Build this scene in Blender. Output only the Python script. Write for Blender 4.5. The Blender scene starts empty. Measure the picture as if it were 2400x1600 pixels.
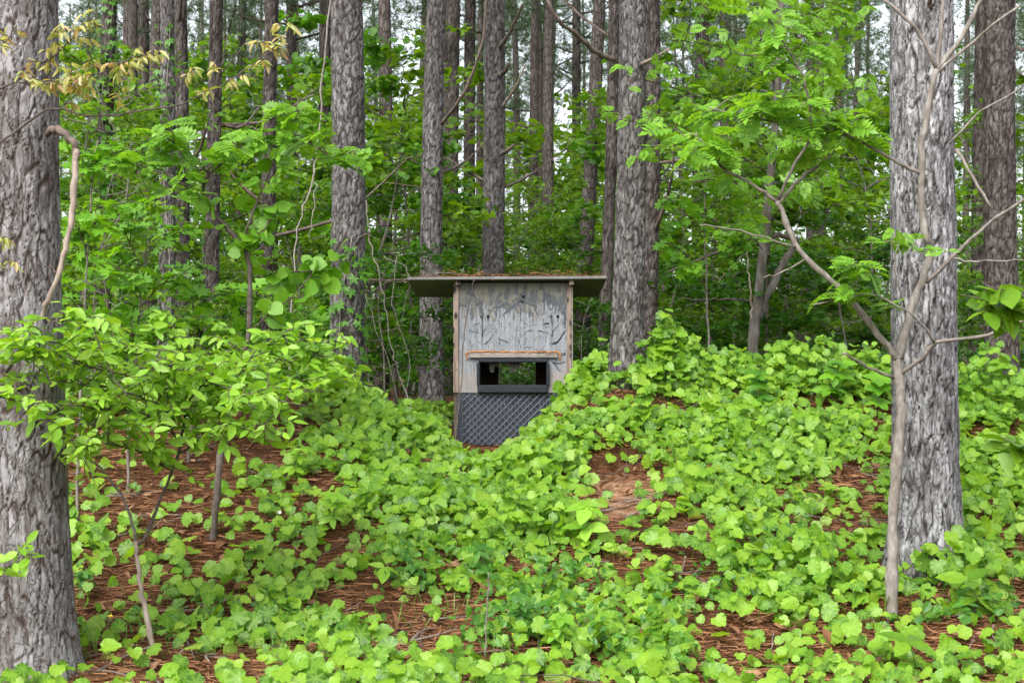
import bpy, math, random
import numpy as np
from mathutils import Matrix, Vector

# ------------------------------------------------------------------ camera, sky, sun, exposure
scene = bpy.context.scene
COL = scene.collection
EYE = 1.5                 # eye height (world z); the camera stands at x = 0, y = 0 and looks along +y
F = 3650.0                # focal length in photograph pixels (photograph is 2400 x 1600)
HX, HY = 1200.0, 900.0    # principal column and horizon row

cam_data = bpy.data.cameras.new('camera')
cam = bpy.data.objects.new('camera', cam_data)
COL.objects.link(cam)
cam.location = (0, 0, EYE)
cam.rotation_euler = (math.radians(90), 0, 0)
cam_data.sensor_width = 36.0
cam_data.lens = F / 2400.0 * 36.0
cam_data.shift_y = 100.0 / 2400.0
cam_data.clip_start = 0.1
cam_data.clip_end = 2000.0
cam_data.dof.use_dof = True
cam_data.dof.focus_distance = 14.5
cam_data.dof.aperture_fstop = 5.6
scene.camera = cam

SUN_EL, SUN_AZ = math.radians(46), math.radians(205)     # sun behind the camera, a little to the left
world = bpy.data.worlds.new('World')
scene.world = world
world.use_nodes = True
wn = world.node_tree
bg = wn.nodes['Background']
sky = wn.nodes.new('ShaderNodeTexSky')
sky.sky_type = 'NISHITA'
sky.sun_disc = False
sky.sun_elevation = SUN_EL
sky.sun_rotation = SUN_AZ
sky.air_density = 1.0
sky.dust_density = 4.0
hs = wn.nodes.new('ShaderNodeHueSaturation')             # overcast: the clouds take the blue out of the sky
hs.inputs['Saturation'].default_value = 0.30
wn.links.new(sky.outputs['Color'], hs.inputs['Color'])
wn.links.new(hs.outputs['Color'], bg.inputs['Color'])
bg.inputs['Strength'].default_value = 0.15

sun_data = bpy.data.lights.new('sun', 'SUN')
sun_data.energy = 1.15
sun_data.angle = math.radians(40)
sun_data.color = (1.0, 0.985, 0.96)
sun = bpy.data.objects.new('sun', sun_data)
COL.objects.link(sun)
sd = Vector((math.sin(SUN_AZ) * math.cos(SUN_EL), math.cos(SUN_AZ) * math.cos(SUN_EL), math.sin(SUN_EL)))
sun.rotation_euler = sd.to_track_quat('Z', 'Y').to_euler()
sun.location = (0, -5, 30)

vs = scene.view_settings
vs.view_transform = 'Standard'
vs.look = 'None'
vs.gamma = 1.0
vs.exposure = 1.72
vs.use_curve_mapping = False
scene.cycles.max_bounces = 8
scene.cycles.diffuse_bounces = 4
scene.cycles.transmission_bounces = 4
scene.cycles.sample_clamp_indirect = 6.0

rng = np.random.default_rng(11)
random.seed(11)

# ------------------------------------------------------------------ helpers
def at(px, py, d):
    """World point seen at photograph pixel (px, py) at distance d along the view axis."""
    return np.array([(px - HX) / F * d, d, EYE + (HY - py) / F * d])

def project(P):
    P = np.atleast_2d(P)
    return HX + F * P[:, 0] / P[:, 1], HY - F * (P[:, 2] - EYE) / P[:, 1]

_PD = np.array([-30, 0, 6, 8, 9, 10.5, 11.5, 12.5, 13.5, 14.3, 14.9, 15.3, 16, 18, 24, 40, 100, 600])
_PZ = np.array([-1.7, -1.75, -1.95, -1.86, -1.70, -1.32, -1.04, -0.753, -0.444, -0.20, -0.17, -0.22, -0.42, -0.42, -0.35, -0.2, 0.1, 2.0])

def _hash2(i, j, s):
    v = np.sin(i * 127.1 + j * 311.7 + s * 74.7) * 43758.5453
    return v - np.floor(v)

def vnoise(x, y, s=0):
    x = np.asarray(x, float); y = np.asarray(y, float)
    i = np.floor(x); j = np.floor(y)
    fx = x - i; fy = y - j
    fx = fx * fx * (3 - 2 * fx); fy = fy * fy * (3 - 2 * fy)
    a = _hash2(i, j, s); b = _hash2(i + 1, j, s); c = _hash2(i, j + 1, s); d = _hash2(i + 1, j + 1, s)
    return (a * (1 - fx) + b * fx) * (1 - fy) + (c * (1 - fx) + d * fx) * fy

def ground(x, y):
    x = np.asarray(x, float); y = np.asarray(y, float)
    z = np.interp(y, _PD, _PZ)
    z = z - 0.60 * np.exp(-((x + 0.26) / 0.54) ** 2) * np.exp(-((y - 14.5) / 1.35) ** 2)     # dug-out shooting lane in the crest
    z = z - 0.16 * np.exp(-((x - 0.85) / 0.32) ** 2) * np.exp(-((y - 12.45) / 0.42) ** 2)    # scooped bare soil
    z = z - 0.26 * np.exp(-((x + 1.05) / 0.45) ** 2) * np.exp(-((y - 14.7) / 1.0) ** 2)            # the crest dips beside the lane
    z = z + 0.14 * np.exp(-((x - 1.6) / 0.9) ** 2) * np.exp(-((y - 14.6) / 0.8) ** 2)
    near = np.clip((60 - np.abs(y)) / 30, 0, 1)
    z = z + near * (0.16 * (vnoise(x * 0.6, y * 0.6, 1) - 0.5) + 0.05 * (vnoise(x * 2.1, y * 2.1, 2) - 0.5))
    return z + EYE

def ground_hit(px, py):
    d = np.arange(4.0, 80.0, 0.02)
    x = (px - HX) / F * d
    z = EYE + (HY - py) / F * d
    k = np.argmax(z < ground(x, d))
    return np.array([x[k], d[k], float(ground(x[k], d[k]))])

class Buf:
    """Collects triangles and makes one mesh of them."""
    def __init__(self):
        self.v, self.t, self.a, self.n = [], [], [], 0
    def add(self, v, t, a=None):
        v = np.asarray(v, float).reshape(-1, 3); t = np.asarray(t, int).reshape(-1, 3)
        self.v.append(v); self.t.append(t + self.n)
        self.a.append(np.zeros(len(v)) if a is None else a)
        self.n += len(v)
        return self
    def mesh(self, name, mat, smooth=False, attr=None, origin=(0, 0, 0)):
        V = np.concatenate(self.v) - np.asarray(origin, float); T = np.concatenate(self.t)
        me = bpy.data.meshes.new(name)
        me.vertices.add(len(V)); me.vertices.foreach_set('co', V.astype(np.float32).ravel())
        me.loops.add(len(T) * 3); me.loops.foreach_set('vertex_index', T.astype(np.int32).ravel())
        me.polygons.add(len(T)); me.polygons.foreach_set('loop_start', np.arange(0, len(T) * 3, 3, dtype=np.int32))
        me.polygons.foreach_set('use_smooth', np.full(len(T), bool(smooth)))
        if attr:
            at_ = me.attributes.new(attr, 'FLOAT', 'POINT')
            at_.data.foreach_set('value', np.concatenate(self.a).astype(np.float32))
        me.update(calc_edges=True)
        if mat: me.materials.append(mat)
        return me
    def obj(self, name, mat, parent=None, origin=(0, 0, 0), **kw):
        return link(name, self.mesh(name, mat, origin=origin, **kw), parent)

def link(name, me, parent=None, loc=None):
    o = bpy.data.objects.new(name, me)
    COL.objects.link(o)
    if parent: o.parent = parent
    if loc is not None: o.location = loc
    return o

def tag(o, label, cat, group=None, kind=None):
    o['label'] = label; o['category'] = cat
    if group: o['group'] = group
    if kind: o['kind'] = kind
    return o

def thing(name, loc, label, cat, group=None):
    o = link(name, None); o.location = loc; o.empty_display_size = 0.2
    return tag(o, label, cat, group)

def stuff(o):
    o['kind'] = 'stuff'; return o

def box_vt(cx, cy, cz, sx, sy, sz, bev=0.0):
    """Box with chamfered vertical and horizontal edges when bev > 0 (as a 24-corner solid)."""
    hx, hy, hz = sx / 2, sy / 2, sz / 2
    if bev <= 0:
        v = np.array([[x, y, z] for z in (-hz, hz) for y in (-hy, hy) for x in (-hx, hx)]) + (cx, cy, cz)
        q = [(0, 2, 3, 1), (4, 5, 7, 6), (0, 1, 5, 4), (2, 6, 7, 3), (0, 4, 6, 2), (1, 3, 7, 5)]
        t = []
        for a, b, c, d in q: t += [(a, b, c), (a, c, d)]
        return v, t
    import bmesh
    bm = bmesh.new(); bmesh.ops.create_cube(bm, size=1.0)
    for w in bm.verts: w.co = Vector((w.co.x * sx, w.co.y * sy, w.co.z * sz))
    bmesh.ops.bevel(bm, geom=list(bm.edges), offset=min(bev, hx * .9, hy * .9, hz * .9), segments=1, affect='EDGES')
    bmesh.ops.triangulate(bm, faces=list(bm.faces))
    bm.verts.index_update()
    v = np.array([w.co[:] for w in bm.verts]) + (cx, cy, cz)
    t = [[w.index for w in f.verts] for f in bm.faces]
    bm.free()
    return v, t

def box(name, c, s, mat, parent, bev=0.003):
    return Buf().add(*box_vt(*c, *s, bev)).obj(name, mat, parent)

def catmull(P, n):
    P = np.asarray(P, float)
    if len(P) < 3: 
        u = np.linspace(0, 1, n)[:, None]
        return P[0] * (1 - u) + P[-1] * u
    Q = np.vstack([2 * P[0] - P[1], P, 2 * P[-1] - P[-2]])
    out = []
    u = np.linspace(0, len(P) - 1, n)
    for s in u:
        i = min(int(s), len(P) - 2); t = s - i
        p0, p1, p2, p3 = Q[i], Q[i + 1], Q[i + 2], Q[i + 3]
        out.append(0.5 * ((2 * p1) + (-p0 + p2) * t + (2 * p0 - 5 * p1 + 4 * p2 - p3) * t * t + (-p0 + 3 * p1 - 3 * p2 + p3) * t ** 3))
    return np.array(out)

def tube(P, R, k=6, cap=True):
    P = np.asarray(P, float); n = len(P)
    R = np.broadcast_to(np.asarray(R, float), (n,))
    T = np.gradient(P, axis=0)
    T /= np.linalg.norm(T, axis=1)[:, None] + 1e-9
    m = np.abs(T.mean(0)); ref = np.eye(3)[int(np.argmin(m))]
    U = np.cross(T, ref); U /= np.linalg.norm(U, axis=1)[:, None] + 1e-9
    W = np.cross(T, U)
    a = np.arange(k) / k * 2 * math.pi
    V = P[:, None, :] + R[:, None, None] * (np.cos(a)[None, :, None] * U[:, None, :] + np.sin(a)[None, :, None] * W[:, None, :])
    V = V.reshape(-1, 3)
    i = np.arange(n - 1)[:, None] * k; j = np.arange(k)[None, :]; j2 = (j + 1) % k
    A, B, C, D = i + j, i + j2, i + k + j2, i + k + j
    t = np.concatenate([np.stack([A, B, C], -1).reshape(-1, 3), np.stack([A, C, D], -1).reshape(-1, 3)])
    if cap:
        V = np.vstack([V, P[0], P[-1]]); c0, c1 = n * k, n * k + 1
        jj = np.arange(k); j2 = (jj + 1) % k
        t = np.vstack([t, np.stack([np.full(k, c0), j2, jj], -1), np.stack([np.full(k, c1), (n - 1) * k + jj, (n - 1) * k + j2], -1)])
    return V, t

def limb(P, r0, r1, n=12, k=6, wob=0.0, seed=0):
    C = catmull(P, n)
    if wob:
        g = np.random.default_rng(seed)
        w = g.normal(0, wob, (n, 3)); w[0] = w[-1] = 0
        C = C + w
    g2 = np.random.default_rng(seed + 77)
    return tube(C, np.linspace(r0, r1, n) * (1 + .10 * g2.normal(0, 1, n)), k), C

def frames(N, spin=None, g=rng):
    """Rotation matrices whose z axis is N, turned at random about it (or with y towards SPIN)."""
    N = N / (np.linalg.norm(N, axis=1)[:, None] + 1e-9)
    if spin is None: spin = g.normal(size=N.shape)
    Y = spin - (spin * N).sum(1)[:, None] * N
    Y /= np.linalg.norm(Y, axis=1)[:, None] + 1e-9
    X = np.cross(Y, N)
    return np.stack([X, Y, N], axis=2)

def scatter(buf, tmpl, P, Rm, S):
    tv, tt = tmpl[:2]
    n, m = len(P), len(tv)
    if n == 0: return
    S = np.broadcast_to(np.asarray(S, float), (n,))
    V = np.einsum('nij,mj->nmi', Rm, tv) * S[:, None, None] + P[:, None, :]
    T = tt[None] + (np.arange(n) * m)[:, None, None]
    buf.add(V.reshape(-1, 3), T.reshape(-1, 3), np.tile(tmpl[2], n) if len(tmpl) > 2 else None)

# ------------------------------------------------------------------ leaf shapes (unit length, stalk at the origin, tip along +y, face up +z)
def fan_leaf(pts, cup=0.12, centre=(0, 0.42), fold=0.0):
    p = np.array(pts, float)
    v = np.vstack([[centre[0], centre[1], 0], np.c_[p, np.zeros(len(p))]])
    r = np.hypot(v[:, 0] - centre[0], v[:, 1] - centre[1])
    v[:, 2] = -cup * r ** 2 * 2 + fold * np.abs(v[:, 0])
    n = len(p); i = np.arange(n)
    t = np.stack([np.zeros(n, int), 1 + i, 1 + (i + 1) % n], -1)
    return v, t

def mirror(half):
    h = [p for p in half]
    return h + [(-x, y) for x, y in reversed(h) if abs(x) > 1e-6]

GRAPE = fan_leaf(mirror([(0.0, 0.08), (0.10, -0.07), (0.26, -0.08), (0.42, 0.06), (0.44, 0.15), (0.52, 0.26), (0.47, 0.36), (0.50, 0.50), (0.40, 0.58), (0.37, 0.70), (0.24, 0.74), (0.16, 0.86), (0.0, 0.97)]), 0.16, (0, 0.34), 0.10)
GRAPE2 = fan_leaf(mirror([(0.0, 0.10), (0.14, -0.05), (0.34, -0.02), (0.48, 0.18), (0.46, 0.40), (0.52, 0.52), (0.36, 0.62), (0.26, 0.80), (0.10, 0.84), (0.0, 0.95)]), -0.14, (0, 0.36), 0.22)
GRAPE_LO = fan_leaf(mirror([(0.0, 0.08), (0.20, -0.06), (0.45, 0.10), (0.50, 0.44), (0.26, 0.74), (0.0, 0.96)]), 0.15, (0, 0.36), 0.08)
def lobed_leaf(tips, depth, teeth, cup, fold, centre=(0, .30)):
    # outline of a palmately lobed, toothed leaf; lobe tips (angle from the midrib in degrees, reach) carry the veins
    out, vein = [], []
    tips = sorted(tips)
    for i, (a, r) in enumerate(tips):
        out.append((math.radians(a), r)); vein.append(1.0)
        if i + 1 < len(tips):
            b, q = tips[i + 1]
            for k in range(1, teeth + 1):
                u = k / (teeth + 1)
                rr = (r * (1 - u) + q * u) * (1 - depth * math.sin(math.pi * u)) * (1.05 if k % 2 == 0 else .95)
                out.append((math.radians(a * (1 - u) + b * u), rr)); vein.append(0.0)
    c = np.array(centre)
    p = [(0.0, .06)] + [(c[0] + r * math.sin(t), c[1] + r * math.cos(t)) for t, r in out]
    v, t = fan_leaf(p, cup, centre, fold)
    a = np.r_[1.0, 0.0, vein]
    v[:, 2] += np.where(a > .5, -.03, .02); v[0, 2] = -.03
    return v, t, a
GRAPE = lobed_leaf([(-155, .42), (-112, .52), (-72, .54), (-36, .57), (0, .66), (36, .57), (72, .54), (112, .52), (155, .42)], .05, 2, .15, .10)
GRAPE2 = lobed_leaf([(-150, .40), (-95, .52), (-45, .50), (0, .66), (45, .52), (95, .53), (150, .42)], .05, 2, -.14, .24)
GRAPE3 = lobed_leaf([(-150, .38), (-100, .50), (-50, .54), (0, .66), (50, .54), (100, .50), (150, .38)], .11, 3, .22, .05)
ROUND = fan_leaf(mirror([(0.0, 0.04), (0.16, -0.05), (0.38, 0.06), (0.50, 0.32), (0.42, 0.60), (0.20, 0.82), (0.0, 0.96)]), 0.12, (0, 0.40), 0.10)
def blade_leaf(w=0.22, fold=0.25, droop=0.12):
    ys = [0.0, 0.2, 0.48, 0.78, 1.0]; ws = [0.02, w * .8, w, w * .62, 0.0]
    v, t = [], []
    for y, x in zip(ys, ws):
        z = -droop * y * y
        v += [(-x, y, z + fold * x), (0, y, z), (x, y, z + fold * x)]
    for i in range(4):
        a = i * 3
        for j in (0, 1):
            t += [(a + j, a + j + 1, a + j + 4), (a + j, a + j + 4, a + j + 3)]
    return np.array(v), np.array(t)
BLADE = blade_leaf()
BLADE_W = blade_leaf(0.30, 0.2, 0.18)
DIAMOND = (np.array([(0, 0, 0), (-.27, .5, .07), (.27, .5, .07), (0, 1, -.05)]), np.array([(0, 2, 3), (0, 3, 1)]))
BLADE_CURL = blade_leaf(.26, 0.7, 0.5)
YOUNG = blade_leaf(0.15, 0.5, 0.35)
BLADE_LO = (np.array([(0, 0, 0), (-.24, .45, .05), (.24, .45, .05), (0, 1, -.1), (0, .45, 0)]), np.array([(0, 4, 1), (0, 2, 4), (1, 4, 3), (4, 2, 3)]))
OAK = fan_leaf(mirror([(0.0, 0.0), (0.08, 0.12), (0.30, 0.22), (0.14, 0.34), (0.44, 0.52), (0.20, 0.60), (0.34, 0.82), (0.10, 0.82), (0.0, 1.0)]), 0.10, (0, 0.50), 0.12)
MAPLE = fan_leaf(mirror([(0.0, 0.0), (0.30, 0.02), (0.26, 0.18), (0.52, 0.44), (0.24, 0.50), (0.22, 0.72), (0.0, 1.0)]), 0.12, (0, 0.34), 0.08)
MAPLE_LO = fan_leaf([(0, 0), (.30, .05), (.48, .46), (.22, .55), (0, 1), (-.22, .55), (-.48, .46), (-.30, .05)], 0.12, (0, .36), .05)
def pinnate(pairs=5, ll=0.36, lw=0.30):
    b = Buf(); 
    lt = (BLADE_LO[0] * np.array([lw / .24 * 1.0, 1, 1]), BLADE_LO[1])
    P, Rm, S = [], [], []
    for i in range(pairs):
        y = 0.18 + 0.62 * i / (pairs - 1)
        s = ll * (0.75 + 0.5 * math.sin(math.pi * (i + 0.7) / pairs))
        for sg in (-1, 1):
            d = np.array([[sg * 0.9, 0.42, -0.22]]); nrm = np.array([[sg * -0.15, 0.1, 1.0]])
            P.append((0, y, -0.25 * y * y)); Rm.append(frames(nrm, d)[0]); S.append(s)
    P.append((0, 0.82, -0.17)); Rm.append(frames(np.array([[0, .3, 1.]]), np.array([[0, 1., -.4]]))[0]); S.append(ll)
    scatter(b, lt, np.array(P), np.array(Rm), np.array(S))
    r = np.array([(0, 0, 0), (0, .4, -.04), (0, .85, -.18)])
    w = np.array([(.012, 0, 0)] * 3)
    b.add(np.vstack([r - w, r + w]), [(0, 3, 1), (1, 3, 4), (1, 4, 2), (2, 4, 5)])
    return np.concatenate(b.v), np.concatenate(b.t)
PINNATE = pinnate()
def star5():
    b = Buf(); n = 5
    d = np.array([[math.sin(a), math.cos(a), -.25] for a in np.radians([-110, -55, 0, 55, 110])])
    scatter(b, BLADE_LO, np.tile([[0, .35, 0]], (n, 1)), frames(np.tile([[0, .05, 1.]], (n, 1)), d), np.array([.42, .58, .65, .58, .42]))
    return np.concatenate(b.v), np.concatenate(b.t)
STAR5 = star5()
def tuft(n=16, wid=0.035):
    g = np.random.default_rng(3); v, t = [], []
    for i in range(n):
        d = g.normal(size=3); d[1] = abs(d[1]) * 1.1 + 0.35; d /= np.linalg.norm(d)
        s = np.cross(d, g.normal(size=3)); s *= wid / (np.linalg.norm(s) + 1e-9)
        k = len(v); L = g.uniform(.7, 1.0)
        v += [tuple(-s * .6), tuple(s * .6), tuple(d * L + np.array([0, 0, -.12]) + s * .25), tuple(d * L + np.array([0, 0, -.12]) - s * .25)]
        t += [(k, k + 1, k + 2), (k, k + 2, k + 3)]
    return np.array(v), np.array(t)
TUFT = tuft()

# ------------------------------------------------------------------ materials
def new_mat(name):
    m = bpy.data.materials.new(name); m.use_nodes = True
    nt = m.node_tree
    return m, nt, nt.nodes['Principled BSDF'], nt.nodes['Material Output']

def N(nt, typ, **kw):
    n = nt.nodes.new(typ)
    for k, v in kw.items():
        if k.startswith('i_'):
            key = k[2:].replace('_', ' ')
            n.inputs[int(key) if key.isdigit() else key].default_value = v
        else: setattr(n, k, v)
    return n

def ramp(nt, fac, stops):
    r = nt.nodes.new('ShaderNodeValToRGB')
    while len(r.color_ramp.elements) < len(stops): r.color_ramp.elements.new(0.5)
    for e, (p, c) in zip(r.color_ramp.elements, stops):
        e.position = p; e.color = (*c, 1.0)
    nt.links.new(fac, r.inputs['Fac'])
    return r.outputs['Color']

def mixc(nt, fac, a, b):
    m = nt.nodes.new('ShaderNodeMix'); m.data_type = 'RGBA'
    for s, v in ((m.inputs[0], fac), (m.inputs[6], a), (m.inputs[7], b)):
        if hasattr(v, 'is_linked'): nt.links.new(v, s)
        elif isinstance(v, (int, float)): s.default_value = v
        else: s.default_value = (*v, 1.0)
    return m.outputs[2]

def mathn(nt, op, a, b=None, clamp=False):
    m = nt.nodes.new('ShaderNodeMath'); m.operation = op; m.use_clamp = clamp
    for i, v in enumerate((a, b)):
        if v is None: continue
        if hasattr(v, 'is_linked'): nt.links.new(v, m.inputs[i])
        else: m.inputs[i].default_value = v
    return m.outputs[0]

def noise(nt, scale, detail=4, rough=.55, vec=None, mapping=None):
    n = nt.nodes.new('ShaderNodeTexNoise')
    n.inputs['Scale'].default_value = scale; n.inputs['Detail'].default_value = detail; n.inputs['Roughness'].default_value = rough
    if vec is not None:
        if mapping:
            mp = nt.nodes.new('ShaderNodeMapping'); mp.inputs['Scale'].default_value = mapping
            nt.links.new(vec, mp.inputs['Vector']); vec = mp.outputs['Vector']
        nt.links.new(vec, n.inputs['Vector'])
    return n.outputs['Fac']

def bump(nt, height, strength, dist, bsdf):
    b = nt.nodes.new('ShaderNodeBump'); b.inputs['Strength'].default_value = strength; b.inputs['Distance'].default_value = dist
    nt.links.new(height, b.inputs['Height']); nt.links.new(b.outputs['Normal'], bsdf.inputs['Normal'])

def leaf_mat(name, cols, trans=0.42, rough=0.45, spec=0.38, tone=(.575, .70, .34)):
    """Leaf: every leaf takes its own tone from the ramp, lets light through, a little glossy."""
    cols = [tuple(a * b for a, b in zip(c, tone)) for c in cols]
    m, nt, p, out = new_mat(name)
    oi = nt.nodes.new('ShaderNodeObjectInfo'); ge = nt.nodes.new('ShaderNodeNewGeometry')
    r = mathn(nt, 'FRACT', mathn(nt, 'ADD', oi.outputs['Random'], ge.outputs['Random Per Island']))
    k = len(cols)
    c = ramp(nt, r, [(i / (k - 1), col) for i, col in enumerate(cols)])
    n = noise(nt, 30.0, 2, .5, ge.outputs['Position'])
    h = nt.nodes.new('ShaderNodeHueSaturation')
    nt.links.new(c, h.inputs['Color']); nt.links.new(mathn(nt, 'ADD', mathn(nt, 'MULTIPLY', n, 0.5), 0.75), h.inputs['Value'])
    c = h.outputs['Color']
    va = nt.nodes.new('ShaderNodeAttribute'); va.attribute_name = 'vein'
    vf = mathn(nt, 'MULTIPLY', mathn(nt, 'POWER', va.outputs['Fac'], 2.5), .55)
    c = mixc(nt, vf, c, tuple(min(1, a * b) for a, b in zip(cols[-1], (1.1, 1.15, 1.6))))
    nt.links.new(c, p.inputs['Base Color'])
    p.inputs['Roughness'].default_value = rough
    p.inputs['Specular IOR Level'].default_value = spec
    bump(nt, n, 0.25, 0.01, p)
    tr = nt.nodes.new('ShaderNodeBsdfTranslucent')
    tc = nt.nodes.new('ShaderNodeMix'); tc.data_type = 'RGBA'; tc.blend_type = 'MULTIPLY'; tc.inputs[0].default_value = 1.0
    nt.links.new(c, tc.inputs[6]); tc.inputs[7].default_value = (2.0, 1.8, 0.7, 1.0)
    nt.links.new(tc.outputs[2], tr.inputs['Color'])
    mx = nt.nodes.new('ShaderNodeMixShader'); mx.inputs[0].default_value = trans
    nt.links.new(p.outputs[0], mx.inputs[1]); nt.links.new(tr.outputs[0], mx.inputs[2])
    nt.links.new(mx.outputs[0], out.inputs['Surface'])
    return m

M = {}
M['vine'] = leaf_mat('vine_leaf', [(.07, .165, .03), (.12, .245, .028), (.175, .32, .03), (.22, .37, .04), (.28, .42, .05), (.34, .46, .08)])
M['cherry'] = leaf_mat('elliptic_leaf', [(.21, .37, .05), (.28, .46, .07), (.35, .53, .09), (.42, .58, .18)])
M['redbud'] = leaf_mat('round_leaf', [(.13, .29, .035), (.18, .36, .04), (.24, .42, .06), (.18, .36, .05)])
M['feather'] = leaf_mat('feathery_leaf', [(.17, .33, .05), (.22, .40, .06), (.29, .47, .09)])
M['maple'] = leaf_mat('understory_leaf', [(.065, .15, .028), (.095, .20, .03), (.145, .265, .036), (.19, .315, .042)], rough=.36)
M['dogwood'] = leaf_mat('broad_understory_leaf', [(.035, .11, .024), (.05, .14, .024), (.08, .19, .028)], rough=.34)
M['yellowish'] = leaf_mat('light_understory_leaf', [(.12, .235, .026), (.18, .31, .03), (.24, .37, .04)])
M['oakleaf'] = leaf_mat('lobed_leaf', [(.14, .31, .035), (.18, .37, .04), (.23, .43, .05)])
M['youngoak'] = leaf_mat('young_oak_leaf', [(.44, .28, .17), (.40, .35, .13), (.30, .34, .08), (.44, .40, .20), (.26, .33, .06), (.36, .36, .11)], trans=.35, tone=(.85, .85, .85))
M['needles'] = leaf_mat('pine_needles', [(.045, .085, .035), (.06, .11, .045), (.08, .13, .05)], trans=.25, rough=.5, tone=(.75, .8, .8))
M['creeper'] = leaf_mat('creeper_leaf', [(.07, .19, .025), (.10, .24, .03), (.13, .28, .035)])
M['weed'] = leaf_mat('weed_leaf', [(.06, .17, .04), (.09, .22, .045), (.13, .28, .05)])
M['grass'] = leaf_mat('grass_blade', [(.10, .22, .04), (.15, .28, .05), (.20, .30, .08)], trans=.3)

def simple(name, cols, scale=8.0, mapping=(1, 1, 1), rough=.85, bumps=.3, dist=.004, spec=.2, detail=5):
    m, nt, p, out = new_mat(name)
    tc = nt.nodes.new('ShaderNodeTexCoord')
    n = noise(nt, scale, detail, .62, tc.outputs['Object'], mapping)
    k = len(cols)
    c = ramp(nt, n, [(0.28 + 0.44 * i / (k - 1), col) for i, col in enumerate(cols)])
    nt.links.new(c, p.inputs['Base Color']); p.inputs['Roughness'].default_value = rough
    p.inputs['Specular IOR Level'].default_value = spec
    if bumps: bump(nt, n, bumps, dist, p)
    return m

def island_mat(name, cols, rough=.8, spec=.2):
    m, nt, p, out = new_mat(name)
    ge = nt.nodes.new('ShaderNodeNewGeometry')
    k = len(cols)
    c = ramp(nt, ge.outputs['Random Per Island'], [(i / (k - 1), col) for i, col in enumerate(cols)])
    nt.links.new(c, p.inputs['Base Color']); p.inputs['Roughness'].default_value = rough; p.inputs['Specular IOR Level'].default_value = spec
    return m

def bark_mat(name, plate_cols, fissure, lichen=0.0):
    """Pine bark on modelled plates: grey weathered plate faces, red-brown inner bark in the furrows."""
    m, nt, p, out = new_mat(name)
    tc = nt.nodes.new('ShaderNodeTexCoord')
    a = nt.nodes.new('ShaderNodeAttribute'); a.attribute_name = 'plate'
    n1 = noise(nt, 26, 6, .65, tc.outputs['Object'], (1, 1, .35))
    n2 = noise(nt, 5, 4, .6, tc.outputs['Object'], (1, 1, .3))
    n3 = noise(nt, 90, 3, .6, tc.outputs['Object'], (1, 1, .3))
    f = mathn(nt, 'ADD', mathn(nt, 'MULTIPLY', n1, .6), mathn(nt, 'MULTIPLY', n2, .4))
    k = len(plate_cols)
    pc = ramp(nt, f, [(0.40 + .20 * i / (k - 1), c) for i, c in enumerate(plate_cols)])
    if lichen:
        lm = ramp(nt, noise(nt, 14, 5, .7, tc.outputs['Object']), [(.58, (0, 0, 0)), (.68, (1, 1, 1))])
        lf = mathn(nt, 'MULTIPLY', lm, lichen)
        pc = mixc(nt, lf, pc, (.30, .33, .25))
    dv = nt.nodes.new('ShaderNodeVectorMath'); dv.operation = 'MULTIPLY_ADD'
    nz = nt.nodes.new('ShaderNodeTexNoise'); nz.inputs['Scale'].default_value = 16; nz.inputs['Detail'].default_value = 3
    nt.links.new(tc.outputs['Object'], nz.inputs['Vector'])
    nt.links.new(nz.outputs['Color'], dv.inputs[0]); dv.inputs[1].default_value = (.07, .07, .22); nt.links.new(tc.outputs['Object'], dv.inputs[2])
    mpv = nt.nodes.new('ShaderNodeMapping'); mpv.inputs['Scale'].default_value = (22, 22, 4.2)
    nt.links.new(dv.outputs[0], mpv.inputs['Vector'])
    vo = nt.nodes.new('ShaderNodeTexVoronoi'); vo.feature = 'DISTANCE_TO_EDGE'; vo.inputs['Scale'].default_value = 1.0
    nt.links.new(mpv.outputs[0], vo.inputs['Vector'])
    crack = mathn(nt, 'MULTIPLY', vo.outputs['Distance'], 12.0, clamp=True)
    vc = nt.nodes.new('ShaderNodeTexVoronoi'); vc.feature = 'F1'; vc.inputs['Scale'].default_value = 1.0
    nt.links.new(mpv.outputs[0], vc.inputs['Vector'])
    sp = nt.nodes.new('ShaderNodeSeparateColor'); nt.links.new(vc.outputs['Color'], sp.inputs[0])
    flake = sp.outputs[0]
    hv = nt.nodes.new('ShaderNodeHueSaturation'); nt.links.new(pc, hv.inputs['Color'])
    nt.links.new(mathn(nt, 'ADD', mathn(nt, 'MULTIPLY', flake, .36), .82), hv.inputs['Value'])
    pc = mixc(nt, mathn(nt, 'ADD', mathn(nt, 'MULTIPLY', crack, .45), .55), fissure, hv.outputs['Color'])
    fac = mathn(nt, 'ADD', a.outputs['Fac'], mathn(nt, 'MULTIPLY', mathn(nt, 'SUBTRACT', n1, .5), .9), clamp=True)
    c = mixc(nt, fac, fissure, pc)
    nt.links.new(c, p.inputs['Base Color']); p.inputs['Roughness'].default_value = .9; p.inputs['Specular IOR Level'].default_value = .15
    bump(nt, mathn(nt, 'ADD', mathn(nt, 'ADD', mathn(nt, 'MULTIPLY', n1, .5), mathn(nt, 'MULTIPLY', n3, .35)), mathn(nt, 'ADD', mathn(nt, 'MULTIPLY', crack, .6), mathn(nt, 'MULTIPLY', flake, .4))), .9, .012, p)
    return m

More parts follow.
